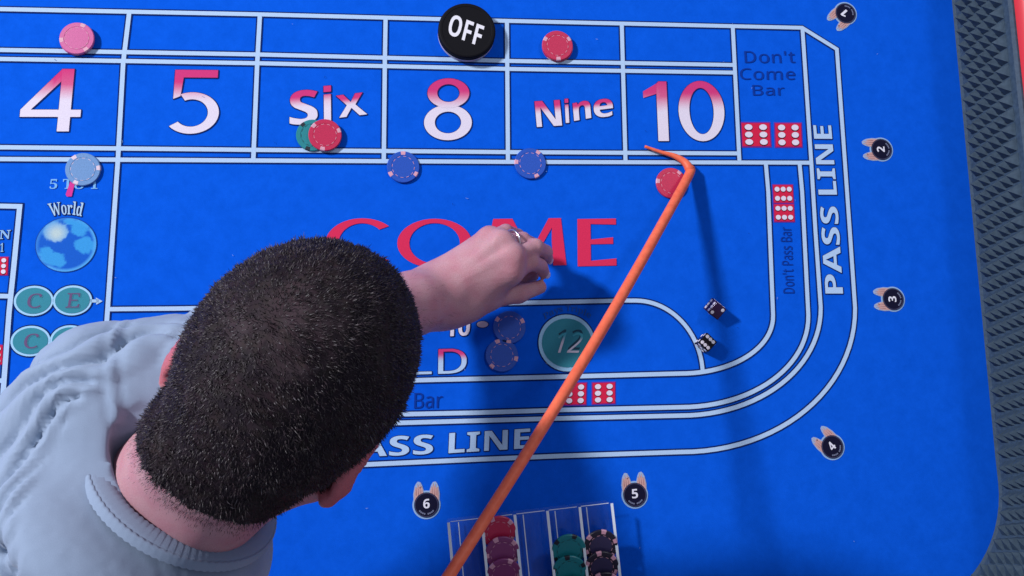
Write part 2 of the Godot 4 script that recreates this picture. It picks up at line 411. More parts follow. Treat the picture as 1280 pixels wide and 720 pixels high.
func felt_print():
	# number boxes
	felt_line([Vector2(-0.5664, -0.1792), Vector2(-0.1957, -0.1816), Vector2(-0.1426, -0.1817), Vector2(0.1525, -0.1839), Vector2(0.4685, -0.1842), Vector2(0.8547, -0.1857), Vector2(0.9004, -0.1571), Vector2(0.8983, -0.0059), Vector2(0.8969, 0.0895), Vector2(0.8952, 0.1877)] + quarter(Vector2(0.8951, 0.1887), Vector2(0.6570, 0.3598), Vector2(0.8808, 0.3678)) + [Vector2(0.5102, 0.3598), Vector2(0.4151, 0.3606), Vector2(0.2762, 0.3623), Vector2(-0.1144, 0.3666)])
	felt_line([Vector2(-0.5611, -0.1299), Vector2(-0.1928, -0.1308), Vector2(-0.1399, -0.1309), Vector2(0.1532, -0.1322), Vector2(0.4670, -0.1309), Vector2(0.7582, -0.1320)])
	felt_line([Vector2(-0.5599, -0.1186), Vector2(-0.1921, -0.1198), Vector2(-0.1394, -0.1198), Vector2(0.1533, -0.1210), Vector2(0.4667, -0.1203), Vector2(0.7575, -0.1216)])
	felt_line([Vector2(-0.5486, -0.0132), Vector2(-0.1859, -0.0130), Vector2(-0.1339, -0.0125), Vector2(0.1547, -0.0121), Vector2(0.4636, -0.0122), Vector2(0.7556, -0.0132)])
	felt_line([Vector2(-0.5470, 0.0018), Vector2(-0.1850, 0.0015), Vector2(-0.1331, 0.0016), Vector2(0.1549, 0.0010), Vector2(0.4632, 0.0003), Vector2(0.8514, -0.0017)])
	for p in [[Vector2(-0.1506, -0.1817), Vector2(-0.1516, -0.1175), Vector2(-0.1522, 0.0017)], [Vector2(0.0041, -0.1817), Vector2(-0.0007, -0.1189), Vector2(-0.0027, 0.0015), Vector2(-0.0085, 0.1958), Vector2(-0.0108, 0.2630), Vector2(-0.0130, 0.3431)], [Vector2(0.1573, -0.1842), Vector2(0.1548, -0.1203), Vector2(0.1518, 0.0002)], [Vector2(0.3097, -0.1824), Vector2(0.3083, -0.1237), Vector2(0.3061, -0.0011)], [Vector2(0.4619, -0.1840), Vector2(0.4581, -0.0003)], [Vector2(0.6107, -0.1839), Vector2(0.6069, -0.0014)], [Vector2(0.7592, -0.1842), Vector2(0.7559, -0.0032)]]:
		felt_line(p)
	felt_line([Vector2(0.8548, -0.1852), Vector2(0.8522, 0.0028), Vector2(0.8505, 0.0894), Vector2(0.8495, 0.1861)] + quarter(Vector2(0.8494, 0.1872), Vector2(0.6595, 0.3164), Vector2(0.8399, 0.3212)) + [Vector2(0.5119, 0.3157), Vector2(0.4161, 0.3157), Vector2(0.2764, 0.3158), Vector2(0.0533, 0.3167)])
	felt_line([Vector2(0.8363, 0.0005), Vector2(0.8368, 0.0370), Vector2(0.8323, 0.1961)] + quarter(Vector2(0.8322, 0.1971), Vector2(0.6601, 0.3063), Vector2(0.8241, 0.3105)) + [Vector2(0.5122, 0.3058), Vector2(0.4163, 0.3064), Vector2(0.2764, 0.3056), Vector2(0.0530, 0.3069)])
	felt_line([Vector2(0.7909, 0.0008), Vector2(0.7914, 0.0372), Vector2(0.7861, 0.1954)] + quarter(Vector2(0.7860, 0.1964), Vector2(0.6624, 0.2656), Vector2(0.7818, 0.2682)) + [Vector2(0.5137, 0.2663), Vector2(0.4173, 0.2666), Vector2(0.2766, 0.2667), Vector2(-0.0062, 0.2685)])
	felt_line([Vector2(-0.0077, 0.1780), Vector2(0.0681, 0.1782), Vector2(0.2769, 0.1772), Vector2(0.4572, 0.1764), Vector2(0.5967, 0.1749)] + quarter(Vector2(0.6118, 0.1751), Vector2(0.6909, 0.2633), Vector2(0.6910, 0.1772)), 0.005)
	# proposition boxes in the middle of the table
	felt_line([Vector2(-0.1818, 0.0562), Vector2(-0.1086, 0.0577), Vector2(-0.1118, 0.1339), Vector2(-0.1140, 0.1797), Vector2(-0.1154, 0.2518), Vector2(-0.1163, 0.2960)], 0.0056)
	felt_line([Vector2(-0.1758, 0.1597), Vector2(-0.1147, 0.1619)])
	felt_line([Vector2(-0.1702, 0.2548), Vector2(-0.1149, 0.2571)])
	felt_text("printed_word", "N", Vector2(-0.1291, 0.0959), Vector2(-0.1171, 0.0955), Vector2(-0.1288, 0.0856), [Color(0.30, 0.52, 0.78)], "Droid Serif", true, 0, 0, 0.0008)
	felt_text("printed_word", "1", Vector2(-0.1271, 0.1107), Vector2(-0.1237, 0.1106), Vector2(-0.1272, 0.1005), [Color(0.30, 0.52, 0.78)], "Droid Serif", true, 0, 0, 0.0008)
	printed_die(Vector2(-0.1364, 0.1374), Vector2(-0.1180, 0.1372), Vector2(-0.1366, 0.1171), 2, 3)
	printed_die(Vector2(-0.1377, 0.2388), Vector2(-0.1184, 0.2389), Vector2(-0.1381, 0.2173), 2, 3)
	# numbers
	var V := func(list: Array): return PackedVector2Array(list.map(func(p): return Vector2(p[0], p[1])))
	digit([[V.call([[0.63, 0], [0.83, 0], [0.83, 1], [0.63, 1]]), V.call([[0, 0.345], [0.17, 0.345], [0.63, 0.80], [0.63, 1]]), V.call([[0, 0.23], [0.63, 0.23], [0.63, 0.345], [0, 0.345]]), V.call([[0.83, 0.23], [1, 0.23], [1, 0.345], [0.83, 0.345]])]], [[]], Vector2(-0.1147, -0.0318), Vector2(-0.0474, -0.0326), Vector2(-0.1113, -0.1085))
	digit([[V.call([[0.07, 0.54], [0.21, 0.585], [0.25, 0.88], [0.07, 0.88]]), V.call([[0.07, 0.88], [0.93, 0.88], [0.93, 1], [0.07, 1]])]], [[[Vector2(0.45, 0.32), Vector2(0.55, 0.325), Vector2(0.33, 0.215), 2.02, -2.45]]], Vector2(0.0519, -0.0313), Vector2(0.1098, -0.0320), Vector2(0.0553, -0.1106))
	digit([[], []], [[[Vector2(0.5, 0.285), Vector2(0.5, 0.285), Vector2(0.275, 0.175), 0.0, TAU]], [[Vector2(0.5, 0.76), Vector2(0.44, 0.24), Vector2(0.235, 0.145), 0.0, TAU]]], Vector2(0.3547, -0.0263), Vector2(0.4137, -0.0270), Vector2(0.3573, -0.1060))
	digit([[V.call([[0.56, 0], [1, 0], [1, 1], [0.66, 1], [0.56, 0.95], [0.56, 0.79], [0.03, 0.71], [0, 0.80], [0.56, 0.95]].slice(0, 4) + [[0.56, 0.96]])], [V.call([[0.56, 0.79], [0.56, 0.96], [0, 0.83], [0, 0.72]])]], [[], []], Vector2(0.6334, -0.0283), Vector2(0.6647, -0.0287), Vector2(0.6343, -0.1073))
	digit([[]], [[[Vector2(0.5, 0.5), Vector2(0.5, 0.5), Vector2(0.265, 0.385), 0.0, TAU]]], Vector2(0.6793, -0.0283), Vector2(0.7401, -0.0295), Vector2(0.6797, -0.1087))
	for s in [["S", Vector2(0.1938, -0.0431), Vector2(0.2270, -0.0460), Vector2(0.1935, -0.0865)], ["I", Vector2(0.2336, -0.0481), Vector2(0.2442, -0.0493), Vector2(0.2331, -0.0933)], ["X", Vector2(0.2528, -0.0535), Vector2(0.2865, -0.0585), Vector2(0.2480, -0.0813)]]:
		if s[0] == "I": digit([[PackedVector2Array([Vector2(0.1, 0), Vector2(0.9, 0), Vector2(0.9, 0.76), Vector2(0.1, 0.76)]), PackedVector2Array([Vector2(0.08, 0.83), Vector2(0.92, 0.83), Vector2(0.92, 1), Vector2(0.08, 1)])]], [[]], s[1], s[2], s[3])
		else: felt_text("printed_letter", s[0], s[1], s[2], s[3], [PINK, CREAM], "Droid Sans", true)
	for s in [["N", Vector2(0.4957, -0.0449), Vector2(0.5278, -0.0474), Vector2(0.4938, -0.0783)], ["I", Vector2(0.5320, -0.0506), Vector2(0.5376, -0.0512), Vector2(0.5316, -0.0821)], ["n", Vector2(0.5433, -0.0534), Vector2(0.5655, -0.0579), Vector2(0.5422, -0.0770)], ["e", Vector2(0.5696, -0.0574), Vector2(0.5945, -0.0609), Vector2(0.5686, -0.0811)]]:
		if s[0] == "I": digit([[PackedVector2Array([Vector2(0.1, 0), Vector2(0.9, 0), Vector2(0.9, 0.76), Vector2(0.1, 0.76)]), PackedVector2Array([Vector2(0.08, 0.83), Vector2(0.92, 0.83), Vector2(0.92, 1), Vector2(0.08, 1)])]], [[]], s[1], s[2], s[3])
		else: felt_text("printed_letter", s[0], s[1], s[2], s[3], [PINK, CREAM], "Droid Sans", true)
	# words
	felt_text("printed_word", "Don't", Vector2(0.7725, -0.1351), Vector2(0.8414, -0.1366), Vector2(0.7725, -0.1515), [NAVY], "Droid Sans", false, 0, 0, 0)
	felt_text("printed_word", "Come", Vector2(0.7644, -0.1120), Vector2(0.8396, -0.1135), Vector2(0.7650, -0.1278), [NAVY], "Droid Sans", false, 0, 0, 0)
	felt_text("printed_word", "Bar", Vector2(0.7803, -0.0911), Vector2(0.8237, -0.0919), Vector2(0.7802, -0.1052), [NAVY], "Droid Sans", false, 0, 0, 0)
	felt_text("printed_word", "PASS", Vector2(0.8813, 0.1692), Vector2(0.8835, 0.0564), Vector2(0.8568, 0.1689), [LINE])
	felt_text("printed_word", "LINE", Vector2(0.8838, 0.0405), Vector2(0.8835, -0.0521), Vector2(0.8588, 0.0406), [LINE])
	felt_text("printed_word", "PASS", Vector2(0.2453, 0.3545), Vector2(0.3600, 0.3527), Vector2(0.2462, 0.3318), [LINE])
	felt_text("printed_word", "LINE", Vector2(0.3782, 0.3524), Vector2(0.4742, 0.3494), Vector2(0.3796, 0.3293), [LINE])
	felt_text("printed_word", "Don't Pass Bar", Vector2(0.8166, 0.1680), Vector2(0.8189, 0.0831), Vector2(0.8018, 0.1678), [NAVY], "Droid Sans", false, 0, 0, 0)
	felt_text("printed_word", "Don't Pass Bar", Vector2(0.2235, 0.3001), Vector2(0.3721, 0.2998), Vector2(0.2243, 0.2817), [NAVY], "Droid Sans", false, 0, 0, 0)
	# the big red word, drawn with thick stems and thin hairlines
	flat_letter("printed_letter", [], [[Vector2(0.55, 0.5), Vector2(0.56, 0.5), Vector2(0.36, 0.40), 0.75, TAU - 0.75]], Vector2(0.2368, 0.1322), Vector2(0.3139, 0.1323), Vector2(0.2377, 0.0716), RED)
	flat_letter("printed_letter", [], [[Vector2(0.5, 0.5), Vector2(0.5, 0.5), Vector2(0.34, 0.41), 0.0, TAU]], Vector2(0.3205, 0.1323), Vector2(0.4102, 0.1325), Vector2(0.3221, 0.0721), RED)
	flat_letter("printed_letter", [[Vector2(0, 0), Vector2(0.09, 0), Vector2(0.2, 0.84), Vector2(0.2, 1), Vector2(0.11, 1)], [Vector2(0.2, 1), Vector2(0.2, 0.84), Vector2(0.46, 0), Vector2(0.56, 0), Vector2(0.56, 0.28), Vector2(0.34, 1)], [Vector2(0.56, 0.28), Vector2(0.56, 0), Vector2(0.82, 0.80), Vector2(0.82, 1), Vector2(0.78, 1)], [Vector2(0.82, 1), Vector2(0.82, 0.5), Vector2(0.84, 0), Vector2(1, 0), Vector2(0.93, 1)]],
		[], Vector2(0.4243, 0.1316), Vector2(0.5266, 0.1303), Vector2(0.4267, 0.0726), RED)
	flat_letter("printed_letter", [[Vector2(0, 0), Vector2(0.34, 0), Vector2(0.34, 1), Vector2(0, 1)], [Vector2(0.34, 0), Vector2(1, 0), Vector2(1, 0.15), Vector2(0.34, 0.11)], [Vector2(0.34, 0.46), Vector2(0.92, 0.46), Vector2(0.92, 0.6), Vector2(0.34, 0.56)], [Vector2(0.34, 0.89), Vector2(1, 0.87), Vector2(1, 1), Vector2(0.34, 1)]],
		[], Vector2(0.5405, 0.1319), Vector2(0.5892, 0.1312), Vector2(0.5424, 0.0726), RED)
	# the field
	felt_text("printed_word", "FIELD", Vector2(0.2471, 0.2601), Vector2(0.4012, 0.2596), Vector2(0.2480, 0.2307), [PINK, LINE], "Droid Sans", false)
	for s in [["9", Vector2(0.3207, 0.2145), Vector2(0.3367, 0.2138), Vector2(0.3218, 0.1921)], ["10", Vector2(0.3769, 0.2154), Vector2(0.4060, 0.2149), Vector2(0.3782, 0.1929)]]:
		felt_text("printed_number", s[0], s[1], s[2], s[3], [CREAM], "Droid Sans", true)
	for x in [Vector2(0.3586, 0.2027), Vector2(0.4217, 0.2017)]:
		var st := begin(); poly(st, ellipse(x, 0.0078, 0.0046), Y0, EDGE); poly(st, ellipse(x, 0.0068, 0.0038), Y1, Color(0.70, 0.55, 0.62)); obj("printed_dot", done(st), M.print, felt)
	bet_circle(Vector2(0.5235, 0.2257), 0.0347, 0.0345, "12")
	felt_text("printed_word", "Pays Triple", Vector2(0.4946, 0.1993), Vector2(0.5557, 0.1987), Vector2(0.4949, 0.1901), [Color(0.03, 0.10, 0.34)], "Droid Serif", false, 1.1, 0.12, 0)
	printed_die(Vector2(0.5168, 0.2997), Vector2(0.5436, 0.2998), Vector2(0.5187, 0.2745), 2, 3)
	printed_die(Vector2(0.5519, 0.2995), Vector2(0.5794, 0.2994), Vector2(0.5530, 0.2748), 2, 3)
	printed_die(Vector2(0.7615, -0.0228), Vector2(0.7991, -0.0232), Vector2(0.7621, -0.0537), 2, 3)
	printed_die(Vector2(0.8060, -0.0227), Vector2(0.8412, -0.0231), Vector2(0.8073, -0.0538), 2, 3)
	printed_die(Vector2(0.7979, 0.0513), Vector2(0.8241, 0.0512), Vector2(0.7985, 0.0282), 3, 2)
	printed_die(Vector2(0.7971, 0.0758), Vector2(0.8235, 0.0758), Vector2(0.7977, 0.0534), 3, 2)
	# world bet
	felt_text("printed_word", "5 TO 1", Vector2(-0.0773, 0.0370), Vector2(-0.0243, 0.0368), Vector2(-0.0769, 0.0251), [Color(0.20, 0.48, 0.80)], "Droid Serif", true, 0, 0, 0)
	var st := begin(); poly(st, PackedVector2Array([Vector2(-0.0590, 0.0436), Vector2(-0.0540, 0.0259), Vector2(-0.0487, 0.0259), Vector2(-0.0523, 0.0459), Vector2(-0.0575, 0.0460)]), Y2, Color(0.70, 0.05, 0.30)); obj("printed_stroke", done(st), M.print, felt)
	felt_text("printed_word", "World", Vector2(-0.0776, 0.0697), Vector2(-0.0363, 0.0697), Vector2(-0.0791, 0.0536), [Color(0.42, 0.62, 0.80)], "Droid Serif", true, 0.15, 0.22, 0.0009)
	globe(Vector2(-0.0561, 0.1026), 0.0330, 0.0315)
	bet_circle(Vector2(-0.0884, 0.1674), 0.0213, 0.0173, "C")
	bet_circle(Vector2(-0.0466, 0.1674), 0.0213, 0.0173, "E")
	bet_circle(Vector2(-0.0897, 0.2131), 0.0213, 0.0173, "C")
	bet_circle(Vector2(-0.0478, 0.2131), 0.0213, 0.0173, "E")
	st = begin(); ribbon(st, [Vector2(-0.0273, 0.1681), Vector2(-0.0177, 0.1685)], 0.0036, Y1, Color(0.42, 0.62, 0.80)); poly(st, PackedVector2Array([Vector2(-0.0213, 0.1643), Vector2(-0.0137, 0.1687), Vector2(-0.0206, 0.1726)]), Y1, Color(0.42, 0.62, 0.80)); obj("printed_arrow", done(st), M.print, felt)
	# bits of lint caught in the nap
	st = begin()
	for k in 36:
		var p := Vector2(rng.randf_range(-0.1, 1.05), rng.randf_range(-0.2, 0.5)); var d := Vector2.from_angle(rng.randf() * TAU) * rng.randf_range(0.0006, 0.002)
		ribbon(st, [p, p + d, p + d * 1.6 + Vector2(d.y, -d.x) * 0.6], 0.00035, Y2 + 0.0002, Color(0.30, 0.42, 0.62).lerp(EDGE, float(k % 3 == 0)))
	var fluff := obj("lint", done(st), M.print, felt); fluff.set_meta("kind", "stuff")
	# places of the players
	badge("1", Vector2(0.9169, -0.2077), Vector2(-0.76, 0.64))
	badge("2", Vector2(0.9502, -0.0204), Vector2(-1, 0.0))
	badge("3", Vector2(0.9474, 0.1771), Vector2(-1, -0.02))
	badge("4", Vector2(0.8502, 0.3596), Vector2(-0.72, -0.7))
	badge("5", Vector2(0.5986, 0.4081), Vector2(-0.04, -1))
	badge("6", Vector2(0.3518, 0.4103), Vector2(0.02, -1))

# ---------------------------------------------------------------- table
const XR := 1.0655    # inner foot of the right wall
const ZN := 0.560     # inner foot of the dealers' wall
const RC := 0.150     # radius of the corner
const XL := -1.55
const ZF := -0.78

func outline(off: float) -> Array:   # foot of the wall from the far end round the near right corner to the left; off pushes it outwards
	var out := []
	for i in 40: out.append(Vector2(XR + off + 0.004 - 0.011 * lerpf(ZF, ZN - RC, i / 40.0) , lerpf(ZF - off, ZN - RC, i / 40.0)))
	var c := Vector2(XR - RC, ZN - RC)
	for i in 17:
		var a := PI / 2 * i / 16
		out.append(c + Vector2(cos(a), sin(a)) * (RC + off))
	for i in range(1, 41): out.append(Vector2(lerpf(c.x, XL - off, i / 40.0), ZN + off))
	return out

func table():
	var t := thing("craps_table", "blue felt craps table with printed layout and padded pyramid wall", "craps table")
	var st := begin()
	var rim := PackedVector2Array()
	for p in outline(0.004): rim.append(p)
	rim.append(Vector2(XL, ZF))
	st.set_smooth_group(-1)
	for i in Geometry2D.triangulate_polygon(rim): st.add_vertex(Vector3(rim[i].x, 0, rim[i].y))
	for i in rim.size():
		var a := rim[i]; var b := rim[(i + 1) % rim.size()]
		quad(st, Vector3(a.x, 0, a.y), Vector3(b.x, 0, b.y), Vector3(b.x, -0.03, b.y), Vector3(a.x, -0.03, a.y))
	felt = obj("felt", done(st), M.felt, t)
	# rubber wall: a thick sheet, leaning slightly outwards
	var prof := [[0.0, 0.0], [0.002, 0.004], [0.004, 0.103], [0.0065, 0.107], [0.05, 0.107], [0.05, -0.03], [0.006, -0.03]]
	st = begin()
	var paths := []
	for p in prof: paths.append([outline(p[0]), p[1]])
	for k in prof.size() - 1:
		st.set_smooth_group(k)
		var A: Array = paths[k][0]; var B: Array = paths[k + 1][0]
		for i in A.size() - 1:
			quad(st, Vector3(A[i].x, paths[k][1], A[i].y), Vector3(A[i + 1].x, paths[k][1], A[i + 1].y), Vector3(B[i + 1].x, paths[k + 1][1], B[i + 1].y), Vector3(B[i].x, paths[k + 1][1], B[i].y))
	var wall := obj("rubber_wall", done(st), M.rubber, t)
	# pyramids in offset rows on the inner face
	var pm := begin(); var w := 0.0086; var h := 0.0066; var ht := 0.0150
	pm.set_smooth_group(-1)
	var apex := Vector3(0, 0, ht)
	var cs := [Vector3(-w, -h, 0), Vector3(w, -h, 0), Vector3(w, h, 0), Vector3(-w, h, 0)]
	for i in 4:
		for v in [cs[i], apex, cs[(i + 1) % 4]]: pm.add_vertex(v)
	var pyr := done(pm)
	var foot := outline(0.0035)
	var run := [0.0]
	for i in foot.size() - 1: run.append(run[i] + foot[i].distance_to(foot[i + 1]))
	var many := begin()
	var far := Vector2(XR, 0.14)
	var places := []
	for row in 6:
		var s := 0.016 - 0.0022 * row
		while s < run[-1] - 0.01:
			var i := 0
			while run[i + 1] < s: i += 1
			var a: Vector2 = foot[i]; var b: Vector2 = foot[i + 1]
			var p: Vector2 = a.lerp(b, (s - run[i]) / (run[i + 1] - run[i]))
			var d := (b - a).normalized()
			var n := Vector2(-d.y, d.x)
			if i < 40: n = Vector2(-1, 0)
			if i >= 40 and i < 57: n = (Vector2(XR - RC, ZN - RC) - p).normalized()
			if i >= 57: n = Vector2(0, -1)
			var z := Vector3(n.x, 0.014, n.y).normalized()
			var x := Vector3.UP.cross(z).normalized()
			places.append([Transform3D(Basis(x, z.cross(x), z).scaled_local(Vector3.ONE * rng.randf_range(0.94, 1.04)), Vector3(p.x, 0.0190 + 0.0136 * row, p.y)), p.distance_to(far)])
			s += 0.0190
	places.sort_custom(func(a, b): return a[1] < b[1])
	for i in places.size():
		if i < 288: piece("pyramid", pyr, M.rubber, wall, places[i][0])
		else: many.append_from(pyr, 0, places[i][0])
	var rest := obj("pyramids_beyond", many.commit(), M.rubber, wall); rest.set_meta("kind", "stuff")
	# padded red arm rest on top of the wall, standing a little back
	st = begin()
	var rp := []
	for i in 13:
		var a := PI * i / 12
		rp.append([0.075 - 0.066 * cos(a), 0.1075 + 0.026 * pow(sin(a), 0.7)])
	rp.append([0.141, 0.08]); rp.append([0.0505, 0.08])
	st.set_smooth_group(0)
	for k in rp.size() - 1:
		var A := outline(rp[k][0]); var B := outline(rp[k + 1][0])
		for i in A.size() - 1:
			quad(st, Vector3(A[i].x, rp[k][1], A[i].y), Vector3(A[i + 1].x, rp[k][1], A[i + 1].y), Vector3(B[i + 1].x, rp[k + 1][1], B[i + 1].y), Vector3(B[i].x, rp[k + 1][1], B[i].y))
	obj("arm_rest", done(st), M.vinyl, t)
	st = begin()
	box(st, Vector3((XL + XR) / 2 - 0.02, -0.29, (ZF + ZN) / 2), Vector3(XR - XL - 0.12, 0.51, ZN - ZF - 0.12))
	obj("table_body", done(st), M.apron, t)
	for x in [XL + 0.12, XR - 0.2]:
		for z in [ZF + 0.12, ZN - 0.2]:
			st = begin(); box(st, Vector3(x, -0.647, z), Vector3(0.12, 0.2, 0.12)); obj("leg", done(st), M.apron, t)
	st = begin(); box(st, Vector3(0, -0.76, 0), Vector3(8, 0.02, 8))
	var fl := obj("floor", done(st), M.carpet, self); fl.set_meta("kind", "structure")

# ---------------------------------------------------------------- chips, puck, dice, rack, stick
var chip_meshes := {}

func chip(label: String, at: Vector3, body: String, spot: String, turn: float, n := 3, tilt := Basis.IDENTITY, group := "", inlay := "") -> Node3D:
	if chip_meshes.is_empty():
		var st := begin()
		var R := 0.0197; var H := 0.0034
		lathe(st, [[0.0, H], [0.0138, H], [0.0139, H - 0.0003], [0.0144, H - 0.0003], [0.0145, H], [R - 0.0007, H], [R, H - 0.0007], [R, 0.0007], [R - 0.0007, 0.0], [0.0, 0.0]], 56)
		chip_meshes.body = done(st)
		st = begin()
		var a := 0.155
		var pr := [[0.0152, H + 0.00012], [R - 0.0007, H + 0.00012], [R + 0.00012, H - 0.0007], [R + 0.00012, 0.0007]]
		st.set_smooth_group(-1)
		for k in 3:
			for j in 4:
				var t0 := lerpf(-a, a, j / 4.0); var t1 := lerpf(-a, a, (j + 1) / 4.0)
				var f := func(i, t): return Vector3(pr[i][0] * cos(t), pr[i][1], pr[i][0] * sin(t))
				quad(st, f.call(k, t0), f.call(k, t1), f.call(k + 1, t1), f.call(k + 1, t0))
		chip_meshes.spot = done(st)
		st = begin()
		for j in 12:
			for k in 1:
				var t0 := TAU * j / 12; var t1 := t0 + 0.26
				quad(st, Vector3(0.0132 * cos(t0), H + 0.0001, 0.0132 * sin(t0)), Vector3(0.0132 * cos(t1), H + 0.0001, 0.0132 * sin(t1)), Vector3(0.0137 * cos(t1), H + 0.0001, 0.0137 * sin(t1)), Vector3(0.0137 * cos(t0), H + 0.0001, 0.0137 * sin(t0)))
		chip_meshes.dash = done(st)
		st = begin(); lathe(st, [[0.0, H + 0.0001], [0.0125, H + 0.0001], [0.0127, H - 0.0002]], 40); chip_meshes.inlay = done(st)
	var o := thing("casino_chip", label, "casino chip", at, group)
	o.basis = tilt * Basis(Vector3.UP, turn)
	obj("disc", chip_meshes.body.duplicate(), M[body], o)
	if inlay: piece("inlay", chip_meshes.inlay, M[inlay], o, Transform3D())
	piece("dash_ring", chip_meshes.dash, M[spot], o, Transform3D())
	for k in n: piece("edge_spot", chip_meshes.spot, M[spot], o, Transform3D(Basis(Vector3.UP, TAU * k / n), Vector3.ZERO))
	return o

func rounded_cube(s: float, r: float) -> ArrayMesh:
	var st := begin(); var n := 8
	st.set_smooth_group(0)
	for ax in 3:
		for sg in [-1.0, 1.0]:
			var N := Vector3.ZERO; N[ax] = sg
			var U := Vector3.ZERO; U[(ax + 1) % 3] = 1
			var V := N.cross(U)
			var g := func(i, j):
				var ts := [-1.0, -0.93, -0.86, -0.8, 0.0, 0.8, 0.86, 0.93, 1.0]
				var p: Vector3 = (N + U * ts[i] + V * ts[j]) * s / 2
				var q := p.clamp(Vector3.ONE * (r - s / 2), Vector3.ONE * (s / 2 - r))
				return q + (p - q).normalized() * r
			for i in n:
				for j in n: quad(st, g.call(i, j), g.call(i, j + 1), g.call(i + 1, j + 1), g.call(i + 1, j))
	return done(st)

func die(label: String, at: Vector3, b: Basis, look: String):
	var s := 0.0172
	var o := thing("die", label, "die", at, "thrown dice on the felt"); o.basis = b
	obj("cube", rounded_cube(s, 0.0014), M[look], o)
	var st := begin(); lathe(st, [[0.0, 0.00028], [0.0019, 0.00025], [0.00225, 0.0]], 18)
	var pip := done(st)
	var lay := {1: [[0, 0]], 2: [[-1, -1], [1, 1]], 3: [[-1, -1], [0, 0], [1, 1]], 4: [[-1, -1], [1, 1], [-1, 1], [1, -1]], 5: [[-1, -1], [1, 1], [-1, 1], [1, -1], [0, 0]], 6: [[-1, -1], [-1, 0], [-1, 1], [1, -1], [1, 0], [1, 1]]}
	for f in [[6, Vector3.UP, Vector3.RIGHT], [1, Vector3.DOWN, Vector3.RIGHT], [2, Vector3.RIGHT, Vector3.FORWARD], [5, Vector3.LEFT, Vector3.FORWARD], [3, Vector3.BACK, Vector3.UP], [4, Vector3.FORWARD, Vector3.UP]]:
		var y: Vector3 = f[1]; var x: Vector3 = f[2]; var z := x.cross(y)
		for p in lay[f[0]]: piece("pip", pip, M.pip, o, Transform3D(Basis(x, y, z), y * (s / 2 + 0.00002) + (x * p[0] + z * p[1]) * 0.0048))

